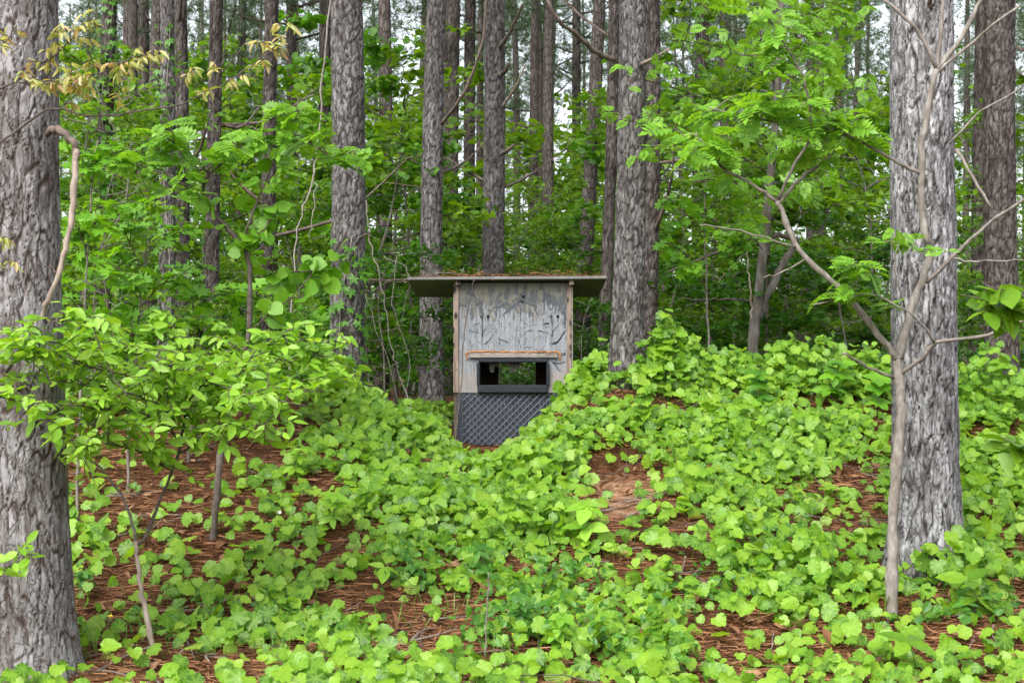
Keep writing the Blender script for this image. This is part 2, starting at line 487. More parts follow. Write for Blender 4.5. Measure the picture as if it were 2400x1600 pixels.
M['bark_left'] = bark_mat('pine_bark_pinkish', [(.105, .092, .088), (.165, .155, .153), (.245, .24, .246)], (.060, .041, .034), .3)
M['bark_right'] = bark_mat('pine_bark_silvery', [(.078, .074, .074), (.165, .162, .164), (.30, .299, .306)], (.030, .026, .025), .1)
M['bark_mid'] = bark_mat('pine_bark_grey', [(.068, .062, .059), (.122, .114, .11), (.19, .183, .181)], (.027, .022, .020), .15)
M['bark_back'] = bark_mat('pine_bark_brown', [(.045, .037, .033), (.082, .07, .064), (.13, .115, .107)], (.020, .015, .013), .1)

def far_bark():
    m, nt, p, out = new_mat('pine_bark_distant')
    tc = nt.nodes.new('ShaderNodeTexCoord')
    mp = nt.nodes.new('ShaderNodeMapping'); mp.inputs['Scale'].default_value = (18, 18, 5)
    nt.links.new(tc.outputs['Object'], mp.inputs['Vector'])
    v = nt.nodes.new('ShaderNodeTexVoronoi'); v.feature = 'DISTANCE_TO_EDGE'; v.inputs['Scale'].default_value = 1.0
    nt.links.new(mp.outputs['Vector'], v.inputs['Vector'])
    n = noise(nt, 9, 5, .6, tc.outputs['Object'], (1, 1, .3))
    c = ramp(nt, n, [(.35, (.065, .054, .048)), (.65, (.13, .112, .104))])
    f = mathn(nt, 'MULTIPLY', v.outputs['Distance'], 6.0, clamp=True)
    nt.links.new(mixc(nt, f, (.036, .028, .024), c), p.inputs['Base Color'])
    p.inputs['Roughness'].default_value = .9; p.inputs['Specular IOR Level'].default_value = .15
    bump(nt, f, .6, .02, p)
    return m
M['bark_far'] = far_bark()
M['limb'] = simple('dead_limb', [(.05, .036, .028), (.11, .085, .07), (.18, .148, .125)], 14, (1, 1, .4))
M['limb_pale'] = simple('peeled_limb', [(.12, .09, .07), (.23, .185, .15), (.34, .29, .25)], 16, (1, 1, .35), bumps=.6)
M['sapling_bark'] = simple('sapling_bark', [(.08, .068, .055), (.155, .138, .118), (.25, .232, .21)], 22, (1, 1, .5))
M['twig'] = simple('twig_bark', [(.038, .030, .024), (.075, .060, .049), (.12, .10, .085)], 26)
M['twig_grey'] = simple('grey_twig_bark', [(.07, .06, .052), (.14, .122, .105), (.22, .20, .175)], 20)
M['hardwood'] = simple('hardwood_bark', [(.05, .042, .034), (.10, .088, .075), (.20, .197, .17)], 14, (1, 1, .25), bumps=.7, dist=.01)
M['vine_stem'] = simple('vine_stem', [(.11, .095, .08), (.24, .215, .195)], 16)
M['straw'] = island_mat('pine_straw', [(.05, .021, .010), (.125, .051, .021), (.20, .090, .040), (.30, .155, .078), (.165, .071, .032), (.24, .115, .054)], .7)
M['dry_leaf'] = island_mat('dry_leaf', [(.09, .040, .018), (.15, .070, .033), (.25, .145, .085)], .75)
M['white_petal'] = simple('white_petal', [(.75, .75, .72), (.82, .82, .80)], 5, bumps=0)
M['yellow_petal'] = simple('yellow_petal', [(.75, .55, .02), (.82, .62, .03)], 5, bumps=0)

def ground_mat():
    m, nt, p, out = new_mat('forest_floor')
    tc = nt.nodes.new('ShaderNodeTexCoord'); P = tc.outputs['Object']
    s1 = noise(nt, 10, 6, .7, P, (1, 4, 1)); s2 = noise(nt, 10, 6, .7, P, (4.5, 1, 1)); s3 = noise(nt, 1.1, 4, .6, P)
    s = mathn(nt, 'ADD', mathn(nt, 'MULTIPLY', s1, .5), mathn(nt, 'MULTIPLY', s2, .5))
    c = ramp(nt, s, [(.34, (.020, .009, .005)), (.5, (.065, .027, .012)), (.62, (.125, .056, .025)), (.72, (.19, .095, .048))])
    dn = ramp(nt, s3, [(.42, (0, 0, 0)), (.62, (1, 1, 1))])
    c = mixc(nt, mathn(nt, 'MULTIPLY', dn, .45), c, (.055, .028, .014))
    # the bare clay bank below the blind
    vm = nt.nodes.new('ShaderNodeVectorMath'); vm.operation = 'DISTANCE'
    nt.links.new(P, vm.inputs[0]); vm.inputs[1].default_value = (0.83, 12.15, EYE - 0.96)
    e = mathn(nt, 'ADD', vm.outputs['Value'], mathn(nt, 'MULTIPLY', noise(nt, 5, 5, .65, P), .5))
    k = ramp(nt, e, [(.62, (1, 1, 1)), (.86, (0, 0, 0))])
    clay = ramp(nt, noise(nt, 11, 6, .7, P), [(.35, (.14, .070, .036)), (.5, (.25, .14, .078)), (.64, (.36, .25, .17))])
    c = mixc(nt, k, c, clay)
    nt.links.new(c, p.inputs['Base Color']); p.inputs['Roughness'].default_value = .92; p.inputs['Specular IOR Level'].default_value = .12
    bump(nt, s, .9, .03, p)
    return m
M['ground'] = ground_mat()

# ------------------------------------------------------------------ ground
def build_ground():
    xs = np.concatenate([[-600, -300, -150, -80, -45, -28, -18, -13], np.arange(-9, 9.01, .13), [13, 18, 28, 45, 80, 150, 300, 600]])
    ys = np.concatenate([[-300, -120, -50, -20, -8, -2, 2], np.arange(4.5, 19, .12), np.arange(19, 30, .6), [32, 35, 40, 47, 56, 70, 90, 120, 170, 250, 400, 700]])
    X, Y = np.meshgrid(xs, ys)
    Z = ground(X, Y)
    V = np.stack([X, Y, Z], -1).reshape(-1, 3)
    nx, ny = len(xs), len(ys)
    i = np.arange(ny - 1)[:, None] * nx; j = np.arange(nx - 1)[None]
    A = i + j
    T = np.concatenate([np.stack([A, A + 1, A + nx + 1], -1).reshape(-1, 3), np.stack([A, A + nx + 1, A + nx], -1).reshape(-1, 3)])
    o = Buf().add(V, T).obj('ground', M['ground'], smooth=True)
    o['kind'] = 'structure'; o['label'] = 'forest floor and roadside bank covered in red-brown pine straw'
build_ground()

# ------------------------------------------------------------------ pine trunks with modelled bark plates
def bark_field(th, z, R, cu, cv, seed, fw=.15):
    """Height (0..1) and plate mask of a plated bark at angle th and height z."""
    g = np.random.default_rng(seed)
    nU = max(6, int(round(2 * math.pi * R / cu))); nV = 400
    ju = g.uniform(.12, .88, (nU, nV)); jv = g.uniform(.08, .92, (nU, nV)); rv = g.uniform(0, 1, (nU, nV)); tl = g.normal(0, 1, (nU, nV, 2))
    u = th / (2 * math.pi) * nU
    v = z / cv + 100
    u = u + .30 * np.sin(v * 1.3 + 3 * np.sin(th * 2 + seed)) + .16 * np.sin(v * 4.3 + th * 3) + .5 * (vnoise(u * .8, v * .9, seed) - .5)
    v = v + .9 * (vnoise(u * .9, v * .5, seed + 3) - .5) + .15 * np.sin(u * 4.1)
    iu = np.floor(u).astype(int); iv = np.floor(v).astype(int)
    f1 = np.full(u.shape, 9.); f2 = np.full(u.shape, 9.); h = np.zeros(u.shape)
    for a in (-1, 0, 1):
        for b in (-1, 0, 1):
            cu_ = (iu + a) % nU; cv_ = (iv + b) % nV
            du = iu + a + ju[cu_, cv_] - u; dv = iv + b + jv[cu_, cv_] - v
            d = np.abs(du) ** 1.6 * 1.15 + np.abs(dv) ** 1.6
            hh = .55 + .45 * rv[cu_, cv_] + .16 * (tl[cu_, cv_, 0] * du + tl[cu_, cv_, 1] * dv)
            closer = d < f1
            f2 = np.where(closer, f1, np.minimum(f2, d))
            h = np.where(closer, hh, h); f1 = np.where(closer, d, f1)
    e = np.clip((f2 - f1 - .015) / fw, 0, 1)
    plate = e * e * (3 - 2 * e)
    return h * (.15 + .85 * plate), plate

def trunk_buf(axis, radius, nu, nv, z0, z1, amp, cu, cv, seed, ztop, rtop):
    """axis(t)->centre, radius(t) over heights z0..z1 with bark relief, then a plain taper up to ztop."""
    zs = np.concatenate([np.linspace(z0, z1, nv), np.linspace(z1, ztop, 9)[1:]])
    th = np.arange(nu) / nu * 2 * math.pi
    TH, Z = np.meshgrid(th, zs)
    R = radius(Z)
    Ravg = float(radius(np.array((z0 + z1) / 2)))
    fw = .16 if nu > 100 else .34
    h, pl = bark_field(TH, Z, Ravg, cu, cv, seed, fw)
    h2, pl2 = bark_field(TH, Z, Ravg, cu * .46, cv * .40, seed + 9, .30)
    h3 = vnoise(TH * Ravg / .012, Z / .030, seed) - .5
    fade = np.where(Z > z1 + .01, .3, 1)
    R = R + amp * fade * (h - .6 + .22 * (h2 - .5) * pl + .12 * h3)
    C = axis(zs)
    V = np.stack([C[:, 0][:, None] + R * np.cos(TH), C[:, 1][:, None] + R * np.sin(TH), Z], -1).reshape(-1, 3)
    n = len(zs)
    i = np.arange(n - 1)[:, None] * nu; j = np.arange(nu)[None]; j2 = (j + 1) % nu
    A, B, C_, D = i + j, i + j2, i + nu + j2, i + nu + j
    T = np.concatenate([np.stack([A, B, C_], -1).reshape(-1, 3), np.stack([A, C_, D], -1).reshape(-1, 3)])
    b = Buf(); b.add(V, T, (pl * (.70 + .30 * pl2)).ravel())
    return b

def crown_variant(seed, H=20.0, n_limb=40):
    """Living crown of a tall pine (limbs and needle tufts) above 0.5 H, and dead limbs below it."""
    g = np.random.default_rng(seed)
    wood, tufts, dead = Buf(), [], []
    for i in range(n_limb):
        z = H * (.45 + .53 * (i / n_limb) ** .9)
        az = i * 2.4 + g.uniform(-.4, .4)
        L = (1 - (z / H - .4) * 1.3) * g.uniform(1.6, 2.9)
        el = g.uniform(.1, .55)
        d = np.array([math.cos(az) * math.cos(el), math.sin(az) * math.cos(el), math.sin(el)])
        p0 = np.array([0, 0, z]); pts = [p0, p0 + d * L * .5 + (0, 0, -.1), p0 + d * L + (0, 0, g.uniform(-.2, .4))]
        (v, t), C = limb(pts, .035, .01, 6, 4)
        wood.add(v, t)
        for s in range(int(7 + L * 4)):
            q = C[int(g.integers(2, 6))] + g.normal(0, .26, 3)
            tufts.append((q, d + g.normal(0, .6, 3)))
    P = np.array([a for a, b in tufts]); D = np.array([b for a, b in tufts])
    leaf = Buf()
    scatter(leaf, TUFT, P, frames(g.normal(size=P.shape), D, g), g.uniform(.26, .42, len(P)))
    for i in range(13):
        z = H * g.uniform(.10, .56); az = g.uniform(0, 6.28); L = g.uniform(.4, 2.2); el = g.uniform(.15, .75)
        d = np.array([math.cos(az) * math.cos(el), math.sin(az) * math.cos(el), math.sin(el)])
        p0 = np.array([0, 0, z])
        (v, t), C = limb([p0, p0 + d * L * .5 + g.normal(0, .06, 3), p0 + d * L + (0, 0, .15 * L)], .026, .006, 6, 4)
        one = Buf().add(v, t)
        for s in range(int(L * 3)):
            q = C[int(g.integers(2, 6))]; e = q + (d + g.normal(0, .7, 3)) * g.uniform(.15, .5)
            one.add(*tube([q, (q + e) / 2 + g.normal(0, .03, 3), e], [.008, .006, .003], 3))
        dead.append(one.mesh('dead_limb', M['limb'], smooth=True))
    return wood.mesh('limbs', M['bark_far'], smooth=True), leaf.mesh('needles', M['needles']), dead
CROWNS = [crown_variant(s) for s in (1, 2, 3)]

def add_crown(root, H, k, rot, dead=4, axis_top=(0, 0), low=0.10):
    w, n, dl = CROWNS[k % 3]
    s = H / 20.0
    for name, me in (('crown', n), ('limbs', w)):
        o = link(name, me, root); o.scale = (s,) * 3; o.rotation_euler = (0, 0, rot); stuff(o)
        o.location = (axis_top[0] * .75, axis_top[1] * .75, 0)
    for i in range(dead):
        o = link('dead_limb', dl[(i * 3 + k) % len(dl)], root); o.scale = (s,) * 3; o.rotation_euler = (0, 0, rot * 1.7)
        o.location = (axis_top[0] * .3, axis_top[1] * .3, 0)

def pine(pxb, pxt, wb, wt, d, label, mat, nu=44, nv=170, amp=.012, cu=.05, cv=.12, seed=0, flare=.06, H=20, group='pine trunks around the hunting blind', crown=True, dead=3, pyt=0):
    """A pine whose trunk is WB photograph pixels wide at its foot (column PXB) and WT wide at row PYT (column PXT)."""
    xb = (pxb - HX) / F * d; zb = float(ground(xb, d)) - .12
    zt = EYE + (HY - pyt) / F * d; xt = (pxt - HX) / F * d
    rb, rt = wb / 2 * d / F, wt / 2 * d / F
    h = zt - zb
    lean = (xt - xb) / h
    g = np.random.default_rng(seed); ph = g.uniform(0, 6.28, 2)
    sway = .018 * h
    def axis(z):
        q = z / h
        return np.stack([lean * z * np.where(q > 1, 1, 1) + sway * .5 * np.sin(q * 2.6 + ph[0]) - sway * .5 * math.sin(ph[0]) - (sway * .5 * (math.sin(2.6 + ph[0]) - math.sin(ph[0]))) * np.clip(q, 0, 1), .01 * z * math.sin(ph[1]), z], -1)
    slope = (rt - rb) / h
    def radius(z):
        r = np.where(z < h, rb + slope * z, rt - rt * .80 * np.clip((z - h) / max(H - h, .1), 0, 1))
        return r + flare * np.exp(-np.maximum(z - .1, 0) / .26)
    root = thing('pine_tree', (xb, d, zb), label, 'pine tree', group)
    b = trunk_buf(axis, radius, nu, nv, 0.0, min(h * 1.08, H * .6), amp, cu, cv, seed + 5, H, .03)
    b.obj('trunk', mat, root, smooth=True, attr='plate')
    if crown:
        a = axis(np.array([H * .9]))[0]
        add_crown(root, H, seed, seed * 1.3, dead, (a[0], a[1]))
    return root, axis, radius

PINES = {}
def P_(key, *a, **k): PINES[key] = pine(*a, **k)
P_('left', 70, 28, 212, 208, 9.0, 'thick pine trunk with pinkish grey plated bark and a broken limb hanging down it', M['bark_left'], nu=190, nv=520, amp=.017, cu=.058, cv=.27, seed=1, flare=.06, dead=0, group=None)
P_('right', 2168, 2163, 152, 142, 10.6, 'thick pine trunk with silvery furrowed bark standing behind the forked pale sapling', M['bark_right'], nu=150, nv=440, amp=.021, cu=.050, cv=.34, seed=2, flare=.09, dead=0, group=None)
P_('blind_right', 1463, 1484, 78, 60, 14.7, 'grey pine trunk standing close against the edge of the blind roof', M['bark_mid'], nu=72, nv=260, amp=.014, cu=.048, cv=.15, seed=3, dead=0)
P_('blind_left', 811, 812, 82, 74, 15.4, 'grey pine trunk with green creeper leaves on its lower half, by the blind', M['bark_mid'], nu=72, nv=260, amp=.013, cu=.048, cv=.14, seed=4, dead=0)
P_('behind_blind', 1153, 1160, 54, 47, 21.5, 'slim straight pine trunk rising directly behind the blind roof', M['bark_mid'], nu=56, nv=200, amp=.013, seed=5, dead=2)
P_('lattice_left', 1012, 1023, 56, 44, 19.6, 'pine trunk seen between the blind wall and the hanging vines', M['bark_mid'], nu=56, nv=200, amp=.012, seed=6, dead=1)
P_('pair_back', 1060, 1062, 40, 34, 31, 'brown pine trunk half hidden behind the trunk beside the blind', M['bark_back'], nu=36, nv=130, seed=7, dead=4)
P_('third_back', 1100, 1103, 30, 25, 40, 'thin reddish pine trunk with dead limbs, seen above the roof pine straw', M['bark_back'], nu=28, nv=110, seed=8, dead=7)
P_('right_behind', 1516, 1530, 42, 35, 17.6, 'pine trunk tucked behind the grey trunk at the roof edge', M['bark_back'], nu=36, nv=130, seed=9, dead=3)
P_('lean_behind', 1404, 1440, 28, 26, 19.4, 'leaning pine trunk passing behind the roof edge and the grey trunk', M['bark_back'], nu=28, nv=120, seed=10, dead=4)
P_('far_dead_limbs', 1338, 1351, 26, 19, 46, 'dark slim pine with many upswept dead limbs above the roof', M['bark_back'], nu=24, nv=110, seed=11, dead=11)
P_('far_center', 1278, 1283, 24, 19, 50, 'dark slim pine clothed in vine leaves, next to the one with dead limbs', M['bark_back'], nu=24, nv=110, seed=12, dead=6)
P_('left_pale', 388, 393, 42, 31, 16.4, 'pale grey pine trunk with creeper leaves among the leafy saplings', M['bark_mid'], nu=48, nv=190, amp=.011, seed=13, dead=1)
P_('left_pair', 428, 421, 40, 29, 18.2, 'brown pine trunk tight behind the pale creeper-clad trunk', M['bark_back'], nu=40, nv=150, seed=14, dead=3)
P_('left_third', 497, 509, 36, 30, 17.2, 'brown pine trunk behind the round-leaved sapling', M['bark_back'], nu=40, nv=140, seed=15, dead=4)
P_('left_behind_oak', 240, 257, 42, 32, 25, 'dark pine trunk behind the lobed oak leaves near the thick trunk', M['bark_back'], nu=40, nv=140, seed=16, dead=3)
P_('left_far', 328, 335, 30, 23, 40, 'thin pine trunk seen through the yellow oak leaves', M['bark_back'], nu=26, nv=100, seed=17, dead=5)
P_('left_slit', 560, 571, 24, 18, 52, 'thin dark pine between the round-leaved sapling and a stouter trunk', M['bark_back'], nu=24, nv=100, seed=18, dead=7)
P_('left_stout', 630, 639, 38, 30, 18.6, 'dark stout pine trunk behind the feathery leaf sprays', M['bark_back'], nu=36, nv=130, seed=19, dead=4)
P_('left_stout_b', 690, 682, 30, 23, 39, 'brown pine trunk with a crooked dead limb, crossed by the pale hanging vine', M['bark_back'], nu=28, nv=110, seed=20, dead=7)
P_('left_close_back', 756, 762, 34, 26, 35, 'dark pine trunk showing beside the creeper-clad grey trunk', M['bark_back'], nu=30, nv=110, seed=21, dead=3)
P_('right_back_a', 2350, 2346, 78, 70, 15.8, 'brown furrowed pine trunk at the edge behind the bare sapling limbs', M['bark_back'], nu=64, nv=240, amp=.015, cv=.17, seed=22, dead=0)
P_('right_back_b', 2294, 2300, 36, 31, 27, 'pine trunk standing tight behind the brown furrowed trunk', M['bark_back'], nu=36, nv=130, seed=23, dead=3)
P_('right_mid', 1632, 1650, 36, 31, 30, 'pine trunk half lost in leaves above the fork-stemmed hardwood', M['bark_back'], nu=36, nv=130, seed=24, dead=5)
P_('right_thin', 1695, 1701, 22, 17, 52, 'thin pine behind feathery leaves, beyond the leaf-hidden trunk', M['bark_back'], nu=22, nv=90, seed=25, dead=6)

# broken limb hanging on the left pine: a part of that tree
def part_limb(key, pts, r0, r1, mat, name='limb', k=8, n=22):
    root = PINES[key][0]
    (v, t), C = limb([at(*p) for p in pts], r0, r1, n, k, wob=.004, seed=4)
    Buf().add(v, t).obj(name, mat, root, origin=np.array(root.location), smooth=True)
part_limb('left', [(104, 318, 8.95), (126, 303, 8.8), (152, 313, 8.72), (172, 335, 8.7), (179, 362, 8.7)], .021, .019, M['limb'], 'broken_limb', n=16)
part_limb('left', [(179, 352, 8.7), (175, 400, 8.69), (171, 480, 8.7), (163, 540, 8.7), (150, 590, 8.7), (133, 655, 8.71), (114, 700, 8.72), (98, 748, 8.76)], .019, .014, M['limb_pale'], 'broken_limb', n=30)
part_limb('left', [(136, 640, 8.71), (118, 628, 8.7), (98, 622, 8.66)], .006, .003, M['limb'], 'twig', n=10)
part_limb('right', [(2178, 20, 10.45), (2182, -30, 10.3), (2190, -90, 10.0)], .016, .010, M['limb'], 'limb_stub')
part_limb('blind_right', [(1440, 140, 14.6), (1400, 125, 14.4), (1350, 80, 14.1), (1310, 50, 13.9), (1275, -10, 13.8)], .026, .014, M['limb'], 'dead_limb')
part_limb('blind_right', [(1505, 150, 14.6), (1535, 135, 14.4), (1568, 115, 14.2)], .018, .008, M['limb_pale'], 'dead_limb')
part_limb('behind_blind', [(1172, 110, 21.3), (1195, 75, 21.0), (1225, 10, 20.6)], .03, .015, M['limb'], 'dead_limb')
part_limb('behind_blind', [(1172, 175, 21.3), (1185, 165, 21.2), (1193, 148, 21.1)], .03, .02, M['limb'], 'limb_stub')
part_limb('behind_blind', [(1178, 250, 21.3), (1210, 200, 20.9), (1232, 150, 20.7)], .022, .010, M['limb_pale'], 'dead_limb')
part_limb('behind_blind', [(1175, 360, 21.3), (1190, 352, 21.2), (1203, 340, 21.1)], .03, .018, M['limb'], 'limb_stub')
part_limb('lattice_left', [(1035, 290, 19.4), (1070, 245, 19.0), (1098, 195, 18.8), (1130, 100, 18.6), (1140, -20, 18.5)], .024, .014, M['limb'], 'dead_limb')
part_limb('blind_left', [(838, 560, 15.3), (852, 552, 15.2), (868, 545, 15.0)], .012, .006, M['limb'], 'limb_stub')
part_limb('right_back_a', [(2385, 110, 15.6), (2396, 118, 15.5), (2410, 112, 15.4)], .014, .010, M['limb'], 'limb_stub')

# more distant pines, one build copied
def far_trunk(seed, H=20.0):
    g = np.random.default_rng(seed)
    n = 26; z = np.linspace(0, H, n)
    P = np.stack([.12 * np.sin(z * .3 + g.uniform(0, 6)) , .12 * np.sin(z * .27 + g.uniform(0, 6)), z], -1); P[:, :2] -= P[0, :2]
    R = .155 * (1 - .78 * (z / H) ** 1.1) + .05 * np.exp(-z / .3)
    return Buf().add(*tube(P, R, 12)).mesh('trunk', M['bark_far'], smooth=True)
FT = [far_trunk(s) for s in (5, 6, 7)]
GAPS = [(130, 'slender far pine showing past the thick plated pine', 'far pines past the thick plated pine'), (370, 'slender far pine between the thick plated pine and the pale creeper-clad trunk', 'far pines behind the lobed oaks'),
        (560, 'slender far pine among the brown trunks behind the round-leaved sapling', 'far pines behind the round-leaved sapling'), (770, 'slender far pine behind the pale hanging vine and the dark stout trunk', 'far pines behind the hanging vine'),
        (1000, 'slender far pine between the creeper-clad grey trunk and the trunk beside the blind', 'far pines beside the blind'), (1190, 'slender far pine behind the close trunks above the roof end', 'far pines above the roof end'),
        (1430, 'slender far pine above the roof between the straight pine and the roof-edge pine', 'far pines above the roof'), (1620, 'slender far pine just beyond the grey roof-edge pine', 'far pines beyond the roof-edge pine'),
        (1840, 'slender far pine behind the feathery sprays and the fork-stemmed hardwood', 'far pines behind the feathery sprays'), (2090, 'slender far pine between the fork-stemmed hardwood and the silvery pine', 'far pines before the silvery pine'),
        (9999, 'slender far pine beyond the silvery pine, by the brown furrowed trunk', 'far pines beyond the silvery pine')]
def gap_label(px):
    l, g = next((l, g) for q, l, g in GAPS if px < q)
    return l, 'pine tree', g
def far_pines():
    g = np.random.default_rng(21)
    placed = []
    tries = 0
    while len(placed) < 150 and tries < 6000:
        tries += 1
        d = 27 + 75 * g.uniform() ** .85
        x = g.uniform(-.38, .38) * d
        if any((x - a) ** 2 + (d - b) ** 2 < 3.2 ** 2 for a, b in placed): continue
        if any(abs(x - r.location.x) < .7 and abs(d - r.location.y) < 2.0 for r, _, _ in PINES.values()): continue
        placed.append((x, d))
    for i, (x, d) in enumerate(placed):
        s = g.uniform(.85, 1.2)
        r = thing('distant_pine', (x, d, float(ground(x, d)) - .1), *gap_label(HX + F * x / d))
        t = link('trunk', FT[i % 3], r); t.scale = (g.uniform(.7, 1.1),) * 2 + (s,); t.rotation_euler = (g.normal(0, .012), g.normal(0, .012), g.uniform(0, 6))
        w, n, dl = CROWNS[i % 3]
        rot = g.uniform(0, 6.28)
        o = link('crown', n, r); o.scale = (s,) * 3; o.rotation_euler = (0, 0, rot); stuff(o)
        for q in range(4):
            o = link('dead_limb', dl[int(g.integers(len(dl)))], r); o.scale = (s,) * 3; o.rotation_euler = (0, 0, rot + q)
far_pines()

# ------------------------------------------------------------------ understory hardwoods
def hardwood(seed, H, spread, nbr, per, tmpl, lsize, leafmat, up=.35, flat=.5, first=.2):
    """Returns wood mesh and leaf mesh of a small tree with tiers of leafy sprays."""
    g = np.random.default_rng(seed)
    wood, leaf = Buf(), Buf()
    T = np.array([[0, 0, -.15], [g.normal(0, .12), g.normal(0, .12), H * .35], [g.normal(0, .25), g.normal(0, .25), H * .7], [g.normal(0, .3), g.normal(0, .3), H]])
    (v, t), C = limb(T, .0065 * H + .006, .004, 20, 6); wood.add(v, t)
    P, D, Nn = [], [], []
    for i in range(nbr):
        q = first + (1 - first) * (i + g.uniform(0, .8)) / nbr
        p0 = C[min(19, int(q * 19))]
        az = i * 2.4 + g.uniform(-.5, .5)
        L = spread * (1.15 - .75 * abs(q - .45) ** 1.3) * g.uniform(.6, 1.1)
        el = up + g.normal(0, .15)
        d = np.array([math.cos(az) * math.cos(el), math.sin(az) * math.cos(el), math.sin(el)])
        pts = [p0, p0 + d * L * .4, p0 + d * L * .75 + (0, 0, -.03 * L), p0 + d * L + (0, 0, -.14 * L)]
        (v, t), B = limb(pts, .006 + .004 * L, .002, 9, 4, wob=.02 * L, seed=seed * 50 + i); wood.add(v, t)
        side = np.cross(d, [0, 0, 1.0]); side /= np.linalg.norm(side) + 1e-9
        nt_ = max(4, int(8 * L))
        for j in range(nt_):
            b = B[2 + int(g.integers(0, 7))]
            sg = 1 if j % 2 else -1
            tl = L * g.uniform(.18, .42)
            td = d * .6 + side * sg * g.uniform(.4, 1.0) + np.array([0, 0, g.normal(.05, .2)])
            td /= np.linalg.norm(td)
            e = b + td * tl
            wood.add(*tube([b, (b + e) / 2 + (0, 0, .02), e + (0, 0, -.04)], [.004, .003, .0015], 3))
            m = max(3, int(per * tl * g.uniform(.7, 1.3)))
            u = g.uniform(.1, 1.05, m)[:, None]
            P.append(b + td * tl * u + g.normal(0, .05 + .05 * tl, (m, 3)) * (1, 1, .6))
            D.append(td + g.normal(0, .55, (m, 3)) + (0, 0, -.35))
            Nn.append(np.array([0, 0, 1.0]) + g.normal(0, flat, (m, 3)))
    P, D, Nn = map(np.concatenate, (P, D, Nn))
    scatter(leaf, tmpl, P, frames(Nn, D, g), lsize * g.uniform(.65, 1.2, len(P)))
    return wood.mesh('trunk', M['hardwood'], smooth=True), leaf.mesh('crown', leafmat), len(P)

HW = {
    'maple': hardwood(31, 4.2, 1.5, 15, 34, MAPLE_LO, .105, M['maple']),
    'maple2': hardwood(32, 5.2, 1.7, 17, 30, MAPLE_LO, .11, M['yellowish'], up=.45),
    'dogwood': hardwood(33, 3.4, 1.5, 13, 36, ROUND, .10, M['dogwood'], up=.25, flat=.4),
    'cherry': hardwood(34, 4.6, 1.4, 15, 40, BLADE_LO, .13, M['maple'], up=.5),
    'viny': hardwood(35, 4.8, 1.1, 20, 46, GRAPE_LO, .105, M['creeper'], up=.2, flat=.7, first=.1),
    'light': hardwood(36, 3.8, 1.4, 14, 34, ROUND, .11, M['yellowish'], up=.35, flat=.5),
    'bush': hardwood(37, 1.9, 1.15, 13, 44, BLADE_LO, .12, M['dogwood'], up=.6, flat=.7, first=.06),
    'lobed': hardwood(38, 2.6, 1.1, 13, 30, OAK, .15, M['oakleaf'], up=.4, flat=.5, first=.15),
}
UNDER_G = 'leafy understory trees between the pines'
def under(px, d, top, kind, rot, label, wide=1.0, name='understory_tree', cat='tree', group=UNDER_G):
    w, l, n = HW[kind]
    x = (px - HX) / F * d; z = float(ground(x, d))
    r = thing(name, (x, d, z), label, cat, group)
    zt = EYE + (HY - top) / F * d
    s = (zt - z) / max(v.co.z for v in w.vertices)
    for nm, me in (('trunk', w), ('crown', l)):
        o = link(nm, me, r); o.scale = (s * wide, s * wide, s); o.rotation_euler = (0, 0, rot)
        if nm == 'crown': stuff(o)
    return r

